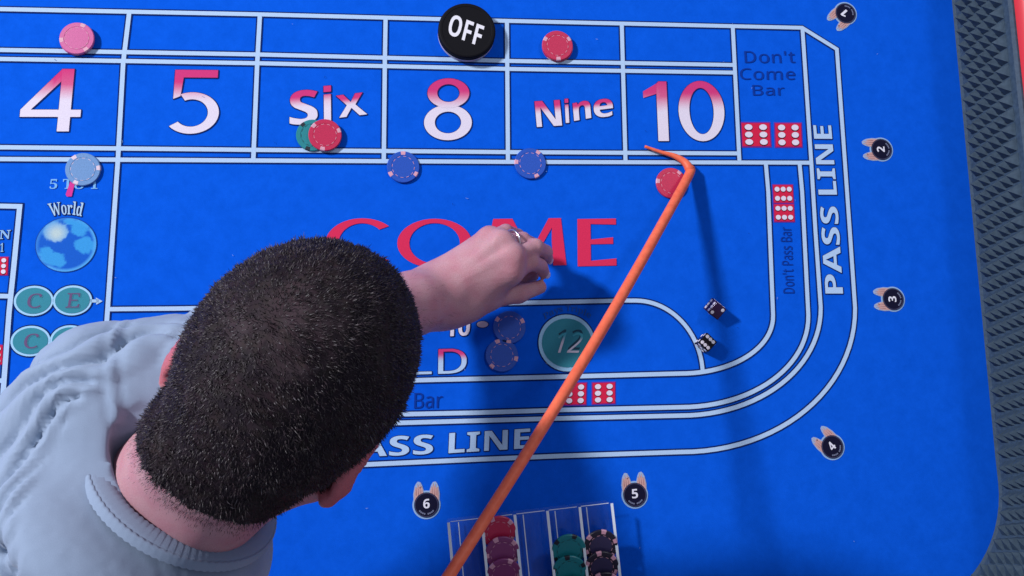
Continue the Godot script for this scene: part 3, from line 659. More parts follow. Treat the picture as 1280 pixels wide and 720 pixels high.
func things():
	# chips lying on the layout
	chip("worn pink chip above the printed number 4", Vector3(-0.0526, 0.0035, -0.1452), "chip_pink", "spot_pink", 1.2)
	chip("worn pink chip above the printed number 4, lower one of the two", Vector3(-0.0537, 0.0000, -0.1457), "chip_pink", "spot_pink", 0.5)
	chip("red chip in the narrow row above the word Nine", Vector3(0.5248, 0.0035, -0.1505), "chip_red", "spot_pink", 0.55)
	chip("red chip under the red chip in the row above the word Nine", Vector3(0.5254, 0.0000, -0.1504), "chip_red", "spot_pink", 2.0)
	chip("teal chip half covered by the red chip at the word Six", Vector3(0.2213, 0.0000, -0.0304), "chip_teal", "spot_dark", 0.2)
	chip("red chip lying on the teal chip at the word Six", Vector3(0.2363, 0.0037, -0.0298), "chip_red", "spot_pink", 0.35, 3, Basis(Vector3(0, 0, 1), -0.04))
	chip("pale blue chip on the line above the printed globe", Vector3(-0.0407, 0.0000, 0.0138), "chip_pale_blue", "spot_white", 0.1)
	chip("blue chip with pinkish spots on the line below the number 8", Vector3(0.3295, 0.0000, 0.0083), "chip_blue", "spot_pink", 1.57)
	chip("blue chip with pinkish spots on the line below the word Nine", Vector3(0.4857, 0.0000, 0.0026), "chip_blue", "spot_pink", 0.95)
	chip("blue chip in the shadow of the arm beside the printed number 10", Vector3(0.4539, 0.0000, 0.2060), "chip_blue", "spot_pink", -1.65)
	chip("blue chip in the shadow between the field line and the other blue chip", Vector3(0.4438, 0.0000, 0.2395), "chip_blue", "spot_pink", 1.85)
	chip("red chip at the hooked tip of the stick", Vector3(0.6642, 0.0000, 0.0268), "chip_red", "spot_pink", 0.9)

	# the OFF puck
	var p := thing("marker_puck", "black round OFF marker puck between the 8 box and the Nine box", "marker puck", Vector3(0.4097, 0.0000, -0.1634))
	var st := begin(); var R := 0.0355
	lathe(st, [[0.0, 0.0002], [R - 0.002, 0.0002], [R, 0.002], [R, 0.0075]], 64); obj("white_base", done(st), M.puck_white, p)
	st = begin(); lathe(st, [[R + 0.0002, 0.0075], [R + 0.0002, 0.0150], [R - 0.0006, 0.0165], [R - 0.002, 0.0172], [R - 0.0045, 0.0172], [R - 0.005, 0.0168], [0.0, 0.0168]], 64); obj("black_top", done(st), M.puck_black, p)
	st = begin()
	var tri := glyphs("OFF", "Droid Sans", true)
	var bl := Vector3(0.3846, 0.0170, -0.1573) - p.position; var br := Vector3(0.4248, 0.0170, -0.1422) - p.position; var tl := Vector3(0.3915, 0.0170, -0.1842) - p.position
	put_text(st, tri, Vector2(bl.x, bl.z), Vector2(br.x, br.z), Vector2(tl.x, tl.z), [Color(0.84, 0.84, 0.86)], 0, 0, 0, 0.0163)
	obj("lettering", done(st), M.print, p)

	# the dice
	die("black die showing six white pips on the curved field line", Vector3(0.6941, 0.0087, 0.2293), Basis(Vector3.UP, 0.78), "die_black")
	die("tumbling dark purple die standing on its edge above the other die", Vector3(0.7072, 0.0122, 0.1880), Basis(Vector3.UP, 0.15) * Basis(Vector3(1, 0, 0), 0.5) * Basis(Vector3.UP, -0.78) * Basis(Vector3.BACK, PI / 2), "die")

	rack()

	# the stick
	var s := thing("dealer_stick", "orange red cane stick with a hooked tip reaching across the table", "stick", Vector3(0.6809, 0.0120, 0.0222))
	var tip := Vector3(0.6839, 0.0130, 0.0194); var far := Vector3(0.3592, 0.3100, 0.4436)
	var dir := (far - tip).normalized()
	var pts := [Vector3(0.6316, 0.0050, -0.0199), Vector3(0.6517, 0.0056, -0.0126), Vector3(0.6688, 0.0066, -0.0073), Vector3(0.6804, 0.0080, 0.0003), Vector3(0.6853, 0.0105, 0.0093), tip]
	for k in range(1, 10): pts.append(tip + dir * 0.1 * k + Vector3(0.004, 0.0, 0.004) * sin(k * 0.5))
	var path := smooth_path(pts, 6)
	var rad := []
	for i in path.size():
		var q := float(i) / 6.0
		rad.append(lerpf(0.0018, 0.0060, smoothstep(0.0, 5.0, q)) if q < 5.0 else 0.0060 - 0.0008 * smoothstep(7.0, 12.0, q))
	st = begin()
	var loc := []
	for q in path: loc.append(q - s.position)
	tube(st, loc, rad, 14)
	obj("cane", done(st), M.cane, s)

func pane(parent: Node, called: String, c: Vector3, size: Vector3, m := "acrylic"):
	var st := begin(); box(st, c, size); obj(called, done(st), M[m], parent)

func rack():
	# frame of the rack: origin at its far left foot, x along the far edge, z towards the dealer
	var o := Vector3(0.3752, 0.0300, 0.4268); var e := Vector3(0.5633, 0.0300, 0.4129)
	o.y = 0.0; e.y = 0.0
	var bx := (e - o).normalized(); var bz := bx.cross(Vector3.UP)
	var B := Basis(bx, Vector3.UP, bz)
	var w := o.distance_to(e); var n := 5; var cw := w / n; var L := 0.19; var H := 0.026; var T := 0.0028
	var trough_mat: StandardMaterial3D = M.acrylic.duplicate(); trough_mat.resource_name = "acrylic_trough"; trough_mat.metallic_specular = 0.24
	var r := thing("chip_rack", "clear acrylic chip rack with five troughs lying near the dealer", "chip rack", o)
	r.basis = B
	pane(r, "base", Vector3(w / 2, 0.0016, L / 2), Vector3(w, 0.0030, L))
	for k in n + 1:
		pane(r, "divider", Vector3(cw * k, 0.0034 + H / 2, L / 2 + 0.0005), Vector3(T, H, L - 0.001))
		var hh := 0.0036 + H
		pane(r, "divider_edge", Vector3(cw * k, hh + 0.0004, L / 2 + 0.0005), Vector3(T * 1.1, 0.0007, L - 0.002), "acrylic_edge")
		if k < n:
			# sloping trough sides that cradle the chips
			var st := begin()
			var pr := []
			for j in 9:
				var a := PI * j / 8
				pr.append(Vector2(cw * (k + 0.5) - (cw / 2 - T / 2 - 0.0006) * cos(a), 0.0236 - 0.0196 * sin(a)))
			st.set_smooth_group(0)
			for j in 8: quad(st, Vector3(pr[j].x, pr[j].y, 0.004), Vector3(pr[j + 1].x, pr[j + 1].y, 0.004), Vector3(pr[j + 1].x, pr[j + 1].y, L - 0.004), Vector3(pr[j].x, pr[j].y, L - 0.004))
			obj("trough", done(st), trough_mat, r)
			for j in [3]: pane(r, "trough_highlight", Vector3(pr[j].x, pr[j].y + 0.0006, L / 2), Vector3(0.0011, 0.0010, L - 0.010), "acrylic_edge")  # whitish strip put in as the bright highlight streak along the trough
			pane(r, "end_panel", Vector3(cw * (k + 0.5), 0.0034 + H * 0.4, T / 2), Vector3(cw - T - 0.001, H * 0.8, T))
			pane(r, "end_panel_edge", Vector3(cw * (k + 0.5), 0.0034 + H * 0.8 + 0.0004, T / 2), Vector3(cw - T - 0.002, 0.0006, T * 0.25), "acrylic_edge")
	# chips leaning one on the other in three of the troughs
	var sets := [[1, "chip_red", "spot_pink", "chip_plum", 0.018, "red", "plum"], [3, "chip_teal", "spot_dark", "chip_teal", 0.047, "teal", "teal"], [4, "chip_black", "spot_pink", "chip_black", 0.047, "black", "black"]]
	for s in sets:
		for i in 6:
			var lp := Vector3(cw * (s[0] + 0.5) + rng.randf_range(-0.0012, 0.0012), 0.0265 - 0.0005 * i, s[4] + 0.0235 * i)
			var tilt := B * Basis(Vector3.RIGHT, 0.36 + rng.randf_range(-0.05, 0.05)) * Basis(Vector3.BACK, rng.randf_range(-0.06, 0.06))
			var body: String = s[1] if i < 1 else s[3]
			var nm: String = s[5] if i < 1 else s[6]
			var order: String = ["farthest from the dealer", "second from the far end", "third from the far end", "fourth from the far end", "fifth from the far end", "nearest the dealer"][i]
			chip("%s chip leaning in the %s trough of the clear rack, %s" % [nm, ["first", "second", "third", "fourth", "fifth"][s[0]], order], o + B * lp, body, s[2], rng.randf_range(0, 2), 6 if s[1] == "chip_black" else 5, tilt, "", "inlay_slate" if body == "chip_black" else "")

# ---------------------------------------------------------------- the man
# A distance field on a grid, meshed as surface nets
class Field:
	var o: Vector3; var n: Vector3i; var c: float; var d: PackedFloat32Array
	func _init(lo: Vector3, hi: Vector3, cell: float):
		o = lo; c = cell
		n = Vector3i(((hi - lo) / cell).ceil()) + Vector3i.ONE
		d.resize(n.x * n.y * n.z); d.fill(1.0)
	func span(lo: Vector3, hi: Vector3) -> Array:
		var a := Vector3i(((lo - o) / c).floor()).clamp(Vector3i.ZERO, n - Vector3i.ONE)
		var b := Vector3i(((hi - o) / c).ceil()).clamp(Vector3i.ZERO, n - Vector3i.ONE)
		return [a, b]
	func mix(i: int, v: float, k: float):
		var w := d[i]
		var h := maxf(k - absf(v - w), 0.0) / k
		d[i] = minf(v, w) - h * h * k * 0.25
	func bone(a: Vector3, b: Vector3, ra: float, rb: float, k := 0.02):
		var r := maxf(ra, rb) + k + c * 2.0
		var s := span(a.min(b) - Vector3.ONE * r, a.max(b) + Vector3.ONE * r)
		var ab := b - a; var l2 := maxf(ab.length_squared(), 1e-9)
		for z in range(s[0].z, s[1].z + 1):
			for y in range(s[0].y, s[1].y + 1):
				var p := o + Vector3(s[0].x, y, z) * c
				var i: int = (z * n.y + y) * n.x + s[0].x
				for x in range(s[0].x, s[1].x + 1):
					var t := clampf((p - a).dot(ab) / l2, 0.0, 1.0)
					var v := p.distance_to(a + ab * t) - lerpf(ra, rb, t)
					if v < r: mix(i, v, k)
					i += 1; p.x += c
	func blob(m: Vector3, b: Basis, rad: Vector3, k := 0.02, cut := false):
		var r := maxf(rad.x, maxf(rad.y, rad.z)) + k + c * 2.0
		var s := span(m - Vector3.ONE * r, m + Vector3.ONE * r)
		var inv := b.inverse(); var least := minf(rad.x, minf(rad.y, rad.z))
		for z in range(s[0].z, s[1].z + 1):
			for y in range(s[0].y, s[1].y + 1):
				for x in range(s[0].x, s[1].x + 1):
					var q := inv * (o + Vector3(x, y, z) * c - m)
					var e := q / rad
					var l := e.length()
					var g := (e / rad).length()
					var v := l * (l - 1.0) / g if g > 1e-6 else -least
					var i: int = (z * n.y + y) * n.x + x
					if cut:
						if v < k: d[i] = maxf(d[i], -v)
					elif v < r: mix(i, v, k)
	func cut_plane(p: Vector3, nn: Vector3):   # keeps what lies on the far side of nn
		for z in n.z:
			for y in n.y:
				for x in n.x:
					var i: int = (z * n.y + y) * n.x + x
					d[i] = maxf(d[i], (o + Vector3(x, y, z) * c - p).dot(nn))
	func mesh() -> Array:   # [vertices, indices]
		var at := {}; var sum := PackedVector3Array(); var cnt := PackedInt32Array(); var quads := []
		var sx := 1; var sy := n.x; var sz := n.x * n.y
		var step := [sx, sy, sz]
		for z in range(1, n.z - 1):
			for y in range(1, n.y - 1):
				var i: int = (z * n.y + y) * n.x + 1
				for x in range(1, n.x - 1):
					var a := d[i]
					for ax in 3:
						var b := d[i + step[ax]]
						if (a < 0.0) != (b < 0.0):
							var p := Vector3(x, y, z); p[ax] += a / (a - b)
							var u: int = step[(ax + 1) % 3]; var w: int = step[(ax + 2) % 3]
							var q := [i, i - u, i - u - w, i - w]
							var ids := []
							for cell in q:
								var id: int = at.get(cell, -1)
								if id < 0:
									id = sum.size(); at[cell] = id; sum.append(Vector3.ZERO); cnt.append(0)
								sum[id] += p; cnt[id] += 1
								ids.append(id)
							if a >= 0.0: ids.reverse()
							quads.append(ids)
					i += 1
		for i in sum.size(): sum[i] = o + sum[i] / cnt[i] * c
		var idx := PackedInt32Array()
		for q in quads: idx.append_array([q[0], q[2], q[1], q[0], q[3], q[2]])
		return [sum, idx]

func normals_of(v: PackedVector3Array, idx: PackedInt32Array) -> PackedVector3Array:
	var nn := PackedVector3Array(); nn.resize(v.size())
	for i in range(0, idx.size(), 3):
		var f := (v[idx[i + 2]] - v[idx[i]]).cross(v[idx[i + 1]] - v[idx[i]])
		for k in 3: nn[idx[i + k]] += f
	for i in nn.size(): nn[i] = nn[i].normalized()
	return nn

func solid(pieces: Array, tint: Callable, shift = null) -> ArrayMesh:
	var V := PackedVector3Array(); var I := PackedInt32Array()
	for p in pieces:
		var base := V.size()
		V.append_array(p[0])
		for i in p[1]: I.append(i + base)
	var N := normals_of(V, I)
	if shift != null:
		for i in V.size(): V[i] += N[i] * shift.call(V[i], N[i])
		N = normals_of(V, I)
	var C := PackedColorArray(); C.resize(V.size())
	for i in V.size(): C[i] = tint.call(V[i], N[i])
	var a := []; a.resize(Mesh.ARRAY_MAX)
	a[Mesh.ARRAY_VERTEX] = V; a[Mesh.ARRAY_NORMAL] = N; a[Mesh.ARRAY_COLOR] = C; a[Mesh.ARRAY_INDEX] = I
	var m := ArrayMesh.new(); m.add_surface_from_arrays(Mesh.PRIMITIVE_TRIANGLES, a)
	return m

func person():
	# the head's own axes: right ear, crown, face
	var R := Vector3(0.79, 0.0, 0.61).normalized()
	var U := Vector3(0.585, 0.27, -0.765)
	U = (U - R * U.dot(R)).normalized()
	var F := U.cross(R).normalized()
	var HB := Basis(R, U, -F)
	var hc := Vector3(0.2426, 0.4250, 0.2846)
	var H := func(r, u, f): return hc + R * r + U * u + F * f
	var neck := Vector3(0.1589, 0.3360, 0.3652)
	# collar plane
	var cn := Vector3(0.561, 0.362, -0.744).normalized()
	var nc := Vector3(0.1613, 0.3360, 0.3653)
	# arm
	var wrist := Vector3(0.3595, 0.0850, 0.1798); var elbow := Vector3(0.2429, 0.2000, 0.2329); var shl := Vector3(0.0993, 0.3180, 0.3016); var shr := Vector3(0.1680, 0.2600, 0.5761)
	var hip := Vector3(-0.25, 0.235, 0.80)
	var o := thing("person", "man in a grey blue shirt leaning over the table with his left arm reaching out", "person", Vector3(hip.x, -0.75, hip.z))
	var off := o.position

	# --- hand and forearm, fine grid
	var hf := Field.new(wrist + Vector3(-0.115, -0.11, -0.10), wrist + Vector3(0.19, 0.075, 0.09), 0.0030)
	hf.bone(elbow, wrist, 0.046, 0.0285, 0.02)
	hf.bone(elbow.lerp(wrist, 0.82), wrist, 0.030, 0.0285, 0.02)
	var mcp := [Vector3(0.4436, 0.0940, 0.1524), Vector3(0.4468, 0.1010, 0.1375), Vector3(0.4360, 0.0980, 0.1215), Vector3(0.4231, 0.0860, 0.1135)]
	var fin := [
		[mcp[0], Vector3(0.4704, 0.0850, 0.1419), Vector3(0.4842, 0.0660, 0.1432), Vector3(0.4903, 0.0500, 0.1480)],
		[mcp[1], Vector3(0.4758, 0.0830, 0.1241), Vector3(0.4914, 0.0600, 0.1253), Vector3(0.4960, 0.0420, 0.1295)],
		[mcp[2], Vector3(0.4619, 0.0800, 0.1152), Vector3(0.4792, 0.0560, 0.1159), Vector3(0.4846, 0.0380, 0.1210)],
		[mcp[3], Vector3(0.4445, 0.0680, 0.1023), Vector3(0.4620, 0.0470, 0.1017), Vector3(0.4686, 0.0320, 0.1072)]]
	for k in 4:
		hf.bone(wrist + (mcp[k] - mcp[1]) * 0.35, mcp[k], 0.0185, 0.0118, 0.018)
	hf.bone(mcp[0], mcp[1], 0.0115, 0.0115, 0.008); hf.bone(mcp[1], mcp[2], 0.0115, 0.0110, 0.008); hf.bone(mcp[2], mcp[3], 0.0105, 0.0100, 0.008)
	for k in 4:
		var r: float = [0.0092, 0.0094, 0.0088, 0.0078][k]
		hf.bone(fin[k][0], fin[k][1], r + 0.0006, r, 0.002); hf.bone(fin[k][1], fin[k][2], r, r - 0.001, 0.0015); hf.bone(fin[k][2], fin[k][3], r - 0.001, r - 0.0022, 0.0015); hf.blob(fin[k][1], Basis.IDENTITY, Vector3.ONE * (r + 0.0008), 0.002)
		hf.blob(fin[k][0] + Vector3(0, 0.004, 0), Basis.IDENTITY, Vector3.ONE * (r + 0.0022), 0.006)
	var th := [Vector3(0.3820, 0.0740, 0.1902), Vector3(0.4230, 0.0700, 0.1801), Vector3(0.4585, 0.0580, 0.1733), Vector3(0.4855, 0.0470, 0.1644)]
	hf.bone(wrist + Vector3(0.01, -0.004, 0.012), th[0], 0.02, 0.0185, 0.02); hf.bone(th[0], th[1], 0.0185, 0.0132, 0.018); hf.bone(th[1], th[2], 0.0120, 0.0108, 0.006); hf.bone(th[2], th[3], 0.0108, 0.0080, 0.005)
	hf.bone(th[0] + Vector3(0.02, 0, -0.005), mcp[0], 0.014, 0.012, 0.02)
	hf.bone(Vector3(0.4355, 0.0520, 0.1582), Vector3(0.4779, 0.0320, 0.1467), 0.013, 0.010, 0.008)   # the palm's heel and the curled fingertips behind the gap
	# tendons on the back of the hand
	for k in 4: hf.bone(wrist.lerp(mcp[k], 0.35) + Vector3(0, 0.0165, 0), mcp[k] + Vector3(-0.006, 0.0100, 0), 0.0026, 0.0036, 0.007)
	# a vein
	hf.bone(wrist.lerp(mcp[2], 0.25) + Vector3(0, 0.018, 0.004), wrist.lerp(mcp[1], 0.75) + Vector3(0, 0.0135, -0.005), 0.0018, 0.0018, 0.006)

	# --- head and neck
	var ff := Field.new(hc - Vector3.ONE * 0.185, hc + Vector3.ONE * 0.16, 0.0042)
	ff.blob(H.call(0.0027, 0.0146, -0.006), HB, Vector3(0.0718, 0.0876, 0.0920), 0.012)
	ff.blob(H.call(0, -0.045, 0.045), HB, Vector3(0.062, 0.082, 0.056), 0.03)
	ff.bone(H.call(0, -0.105, 0.075), H.call(0, -0.118, 0.088), 0.022, 0.016, 0.02)
	for s in [-1.0, 1.0]:
		ff.bone(H.call(0.055 * s, -0.055, 0.02), H.call(0.012 * s, -0.112, 0.078), 0.018, 0.018, 0.02)
		ff.blob(H.call(0.032 * s, 0.0, 0.096), HB, Vector3(0.017, 0.012, 0.012), 0.004, true)
		ff.blob(H.call(0.032 * s, -0.002, 0.085), HB, Vector3(0.014, 0.012, 0.012), 0.004)
		ff.bone(H.call(0.012 * s, 0.018, 0.098), H.call(0.05 * s, 0.018, 0.084), 0.007, 0.006, 0.01)
	ff.bone(H.call(0, 0.0, 0.098), H.call(0, -0.038, 0.118), 0.007, 0.011, 0.008)
	ff.bone(H.call(-0.018, -0.066, 0.096), H.call(0.018, -0.066, 0.096), 0.006, 0.006, 0.006)
	ff.bone(H.call(-0.016, -0.078, 0.093), H.call(0.016, -0.078, 0.093), 0.006, 0.006, 0.004)
	ff.bone(H.call(0.0027, -0.02, -0.040), H.call(-0.0060, -0.0560, -0.040), 0.0590, 0.0380, 0.012)
	ff.bone(H.call(-0.002, -0.062, -0.020), neck, 0.043, 0.056, 0.025)
	for s in [-1.0, 1.0]: ff.bone(H.call(0.018 * s, -0.06, -0.040), neck + R * 0.022 * s + Vector3(-0.004, 0.016, 0.004), 0.026, 0.034, 0.02)
	var scalp := ff.d.duplicate()
	for s in [-1.0, 1.0]:
		var eb := HB * Basis(Vector3.UP, -0.45 * s)
		ff.blob(H.call(0.0775 * s if s > 0 else -0.0715, -0.024, -0.006), eb, Vector3(0.0060, 0.027, 0.015), 0.008)
		ff.blob(H.call(0.0855 * s if s > 0 else -0.0795, -0.018, 0.002), eb, Vector3(0.006, 0.020, 0.011), 0.003, true)
		ff.blob(H.call(0.0745 * s if s > 0 else -0.0685, -0.052, 0.002), eb, Vector3(0.006, 0.011, 0.010), 0.006)
	# --- the rest of the body, coarse: it is under the clothes
	var bf := Field.new(Vector3(-0.56, -0.06, 0.0), Vector3(0.60, 0.46, 1.05), 0.014)
	bf.bone(neck + Vector3(0, -0.03, 0), hip, 0.055, 0.09, 0.02)
	bf.bone(shl, elbow, 0.046, 0.040, 0.03); bf.bone(elbow, elbow.lerp(wrist, 0.66), 0.042, 0.033, 0.02)
	bf.bone(neck + Vector3(0, -0.03, 0), shl, 0.04, 0.04, 0.02); bf.bone(neck + Vector3(0, -0.03, 0), shr, 0.04, 0.04, 0.02)
	var relb := Vector3(0.27, 0.20, 0.72); var rwr := Vector3(0.48, 0.172, 0.645)
	bf.bone(shr, relb, 0.046, 0.040, 0.03)
	var skin := func(p: Vector3, n: Vector3) -> Color:
		var c := Color(0.60, 0.36, 0.39)
		var k := wide.get_noise_3dv(p * 38.0)
		c = c.lerp(Color(0.56, 0.23, 0.29), clampf(0.35 + 1.1 * k, 0, 1) * 0.6)
		for j in mcp: c = c.lerp(Color(0.62, 0.30, 0.32), 0.55 * exp(-pow(p.distance_to(j + Vector3(0, 0.008, 0)) / 0.009, 2)))
		if p.distance_to(th[3]) < 0.012 or p.distance_to(fin[0][3]) < 0.010: c = c.lerp(Color(0.58, 0.30, 0.32), 0.5)
		for s in [-1.0, 1.0]:
			if p.distance_to(H.call(0.081 * s, -0.026, 0)) < 0.034: c = Color(0.56, 0.17, 0.20)
		return c
	var fm := ff.mesh()
	var body := obj("body", moved(solid([hf.mesh(), fm, bf.mesh()], skin), off), M.skin, o)

	# right hand on the edge of the table, out of sight
	var rf := Field.new(rwr + Vector3(-0.29, -0.09, -0.10), rwr + Vector3(0.17, 0.11, 0.16), 0.006)
	rf.bone(relb, rwr, 0.042, 0.028, 0.02)
	for k in 4:
		var a := rwr + Vector3(0.075, -0.002, -0.035 + 0.02 * k); rf.bone(rwr, a, 0.02, 0.011, 0.02); rf.bone(a, a + Vector3(0.05, -0.006, -0.006 + 0.004 * k), 0.0095, 0.008, 0.005)
	rf.bone(rwr + Vector3(0.02, 0, -0.02), rwr + Vector3(0.06, -0.003, -0.06), 0.014, 0.009, 0.01)
	obj("right_forearm", moved(solid([rf.mesh()], skin), off), M.skin, o)

	# --- wedding ring
	var rc: Vector3 = fin[2][0].lerp(fin[2][1], 0.5); var rd: Vector3 = (fin[2][1] - fin[2][0]).normalized()
	var rx := rd.cross(Vector3.UP).normalized(); var ry := rx.cross(rd)
	var ring_pts := []
	for i in 33: ring_pts.append(rc + (rx * cos(TAU * i / 32) + ry * sin(TAU * i / 32)) * 0.0124 - off)
	var st := begin(); var rr := []
	for i in 33: rr.append(0.0012)
	tube(st, ring_pts, rr, 8); obj("finger_ring", done(st), M.silver, o)
	# --- dark hairs on the forearm and the back of the hand
	st = begin(); st.set_smooth_group(-1)
	var hand := hf.mesh(); var pv: PackedVector3Array = hand[0]; var pn := normals_of(pv, hand[1])
	for k in 3600:
		var i := rng.randi() % pv.size(); var p := pv[i]
		var along := (p - wrist).dot((mcp[1] - wrist).normalized())
		if pn[i].y < 0.05 or along > 0.03 or rng.randf() < smoothstep(-0.06, 0.03, along): continue
		var d: Vector3 = ((mcp[3] - elbow).normalized() * 0.8 + Vector3(rng.randfn(0, 0.3), 0.0, 0.5 + rng.randfn(0, 0.3)) + pn[i] * 0.25).normalized()
		var sd: Vector3 = d.cross(pn[i]).normalized() * 0.00010
		var l := rng.randf_range(0.005, 0.011)
		for q: Vector3 in [p - sd, p + sd, p + d * l - pn[i] * 0.0006]: st.add_vertex(q - off)
	var ah := obj("arm_hair", done(st), M.hair_dark, body); ah.set_meta("kind", "stuff")
	# --- finger nails
	st = begin()
	for k in 4:
		var d: Vector3 = (fin[k][3] - fin[k][2]).normalized(); var up := (Vector3.UP - d * d.y).normalized(); var sd := d.cross(up)
		var c: Vector3 = fin[k][3] + up * 0.0060 + d * 0.001
		lathe(st, [[0.0, 0.0012], [0.0030, 0.0010], [0.0042, 0.0]], 14, Transform3D(Basis(sd, up, d * 1.3), c - off))
	obj("finger_nails", done(st), M.spot_white, body)
	# --- hair: a cropped mass and the short strands that stand out of it
	var gf := Field.new(hc - Vector3.ONE * 0.185, hc + Vector3.ONE * 0.16, 0.0042)
	for z in scalp.size(): gf.d[z] = scalp[z] - 0.0050
	gf.cut_plane(H.call(0, -0.030, 0.004), (F * 0.97 - U * 0.42).normalized())
	gf.cut_plane(H.call(0, -0.080, -0.06), (-U * 0.96 + F * 0.2).normalized())
	var hm := gf.mesh()
	var rough := func(p: Vector3, n: Vector3) -> float: return 0.0018 * wide.get_noise_3dv(p * 90.0) + 0.0012 * wide.get_noise_3dv(p * 260.0)
	var whorl: Vector3 = H.call(-0.012, 0.05, -0.085)
	# the scalp shows through where the crop is thin: round the whorl and in small patches
	var thin := func(p: Vector3) -> float: return clampf(0.50 * smoothstep(0.060, 0.0, p.distance_to(whorl)) + 0.60 * wide.get_noise_3dv(p * 34.0) + 0.35 * wide.get_noise_3dv(p * 110.0), 0.0, 1.0)
	var mass := solid([hm], func(p, _n): return Color(0.014, 0.010, 0.012).lerp(Color(0.060, 0.040, 0.045), thin.call(p)), rough)
	var hair := obj("hair", moved(mass, off), M.hair_mass, o)
	var arr := mass.surface_get_arrays(0)
	var hv: PackedVector3Array = arr[Mesh.ARRAY_VERTEX]; var hn: PackedVector3Array = arr[Mesh.ARRAY_NORMAL]; var hi: PackedInt32Array = arr[Mesh.ARRAY_INDEX]
	st = begin(); st.set_smooth_group(-1)
	for t in range(0, hi.size(), 3):
		var a := hv[hi[t]]; var b := hv[hi[t + 1]]; var c := hv[hi[t + 2]]
		var area := (b - a).cross(c - a).length() / 2
		var bare: float = thin.call(a)
		var want := area * 820000.0 * (1.0 - 0.22 * bare)
		var count := int(want) + (1 if rng.randf() < want - int(want) else 0)
		for k in count:
			var u := rng.randf(); var v := rng.randf()
			if u + v > 1: u = 1 - u; v = 1 - v
			var p := a + (b - a) * u + (c - a) * v
			var n := (hn[hi[t]] * (1 - u - v) + hn[hi[t + 1]] * u + hn[hi[t + 2]] * v).normalized()
			var away := (p - whorl); away = (away - n * away.dot(n)).normalized()
			var lie := away * 0.8 + Vector3(rng.randfn(0, 0.5), rng.randfn(0, 0.5), rng.randfn(0, 0.5))
			var d := (n * 0.75 + lie).normalized()
			var side := d.cross(n).normalized() * rng.randf_range(0.00016, 0.00032)
			var l := rng.randf_range(0.0020, 0.0050) * (1.0 + 1.2 * maxf(0.0, wide.get_noise_3dv(p * 50.0)))
			var tone := rng.randf() * (0.75 + 0.9 * wide.get_noise_3dv(p * 22.0))
			var col := Color(0.012, 0.008, 0.010).lerp(Color(0.046, 0.032, 0.036), clampf(tone, 0, 1) * clampf(tone, 0, 1))
			if rng.randf() < 0.012: col = Color(0.09, 0.08, 0.09)
			var root := p - n * 0.001; var mid := root + d * l * 0.55; var end := root + (d - n * 0.3).normalized() * l
			for q: Vector3 in [root - side, root + side, mid + side, root - side, mid + side, mid - side, mid - side, mid + side, end]:
				st.set_color(col); st.add_vertex(q - off)
	var fv: PackedVector3Array = fm[0]; var fn := normals_of(fv, fm[1])
	for i in fv.size():
		var q: Vector3 = fv[i] - hc
		var low := q.dot(U)
		if low > -0.076 or low < -0.114 or q.dot(F) > 0.005 or absf(q.dot(R)) > 0.075: continue
		for k in 7:
			if rng.randf() > smoothstep(-0.116, -0.078, low): continue
			var p := fv[i] + Vector3(rng.randf() - 0.5, rng.randf() - 0.5, rng.randf() - 0.5) * 0.004
			var d: Vector3 = (fn[i] * 0.4 - U * 0.8 + Vector3(rng.randfn(0, 0.25), rng.randfn(0, 0.25), rng.randfn(0, 0.25))).normalized()
			var side: Vector3 = d.cross(fn[i]).normalized() * 0.00016
			for e: Vector3 in [p - side, p + side, p + d * rng.randf_range(0.0015, 0.003)]:
				st.set_color(Color(0.02, 0.014, 0.016)); st.add_vertex(e - off)
	var strands := obj("hair_strands", done(st), M.hair_strand, hair); strands.set_meta("kind", "stuff")

	# --- shirt
	var cb := Basis(R, cn, R.cross(cn))
	var cloth := func(lo: Vector3, hi: Vector3, cell: float, less: float) -> Array:
		var sf := Field.new(lo, hi, cell)
		var back1: Vector3 = neck + Vector3(-0.07, 0.008, 0.075)
		sf.bone(neck + Vector3(-0.03, -0.02, 0.03), hip, 0.078, 0.13, 0.05)
		sf.bone(shl + Vector3(-0.015, -0.005, 0.015), hip + Vector3(-0.11, -0.02, -0.10), 0.066, 0.095, 0.05)
		sf.bone(shr + Vector3(-0.04, 0.0, 0.0), hip + Vector3(0.09, 0, 0.08), 0.076, 0.10, 0.06)
		sf.bone(neck + Vector3(-0.02, -0.012, 0.02), shl, 0.064, 0.060, 0.03)
		sf.bone(neck + Vector3(-0.03, -0.02, 0.035) - R * 0.02, shr, 0.055, 0.060, 0.025)
		sf.bone(shl, shl.lerp(elbow, 0.72), 0.060, 0.058, 0.03)
		sf.bone(shr, shr.lerp(relb, 0.6), 0.068, 0.064, 0.03)
		# opening for the neck
		sf.blob(nc - cn * 0.042 - R * 0.018, cb, Vector3(0.106, 0.043, 0.125), 0.02)
		sf.blob(nc + cn * 0.034, cb, Vector3(0.079, 0.052, 0.088), 0.01, true)
		sf.bone(Vector3(0.0951, 0.3250, 0.2972), Vector3(0.1466, 0.3250, 0.2813), 0.053, 0.050, 0.012)
		sf.bone(Vector3(0.1009, 0.3450, 0.2979), Vector3(0.1437, 0.3450, 0.2990), 0.036, 0.036, 0.015)
		if less > 0.0:
			for z in sf.d.size(): sf.d[z] += less
		return sf.mesh()
	var seam_a := Vector3(0.1037, 0.3800, 0.2345); var seam_b := Vector3(0.1170, 0.3950, 0.3111)
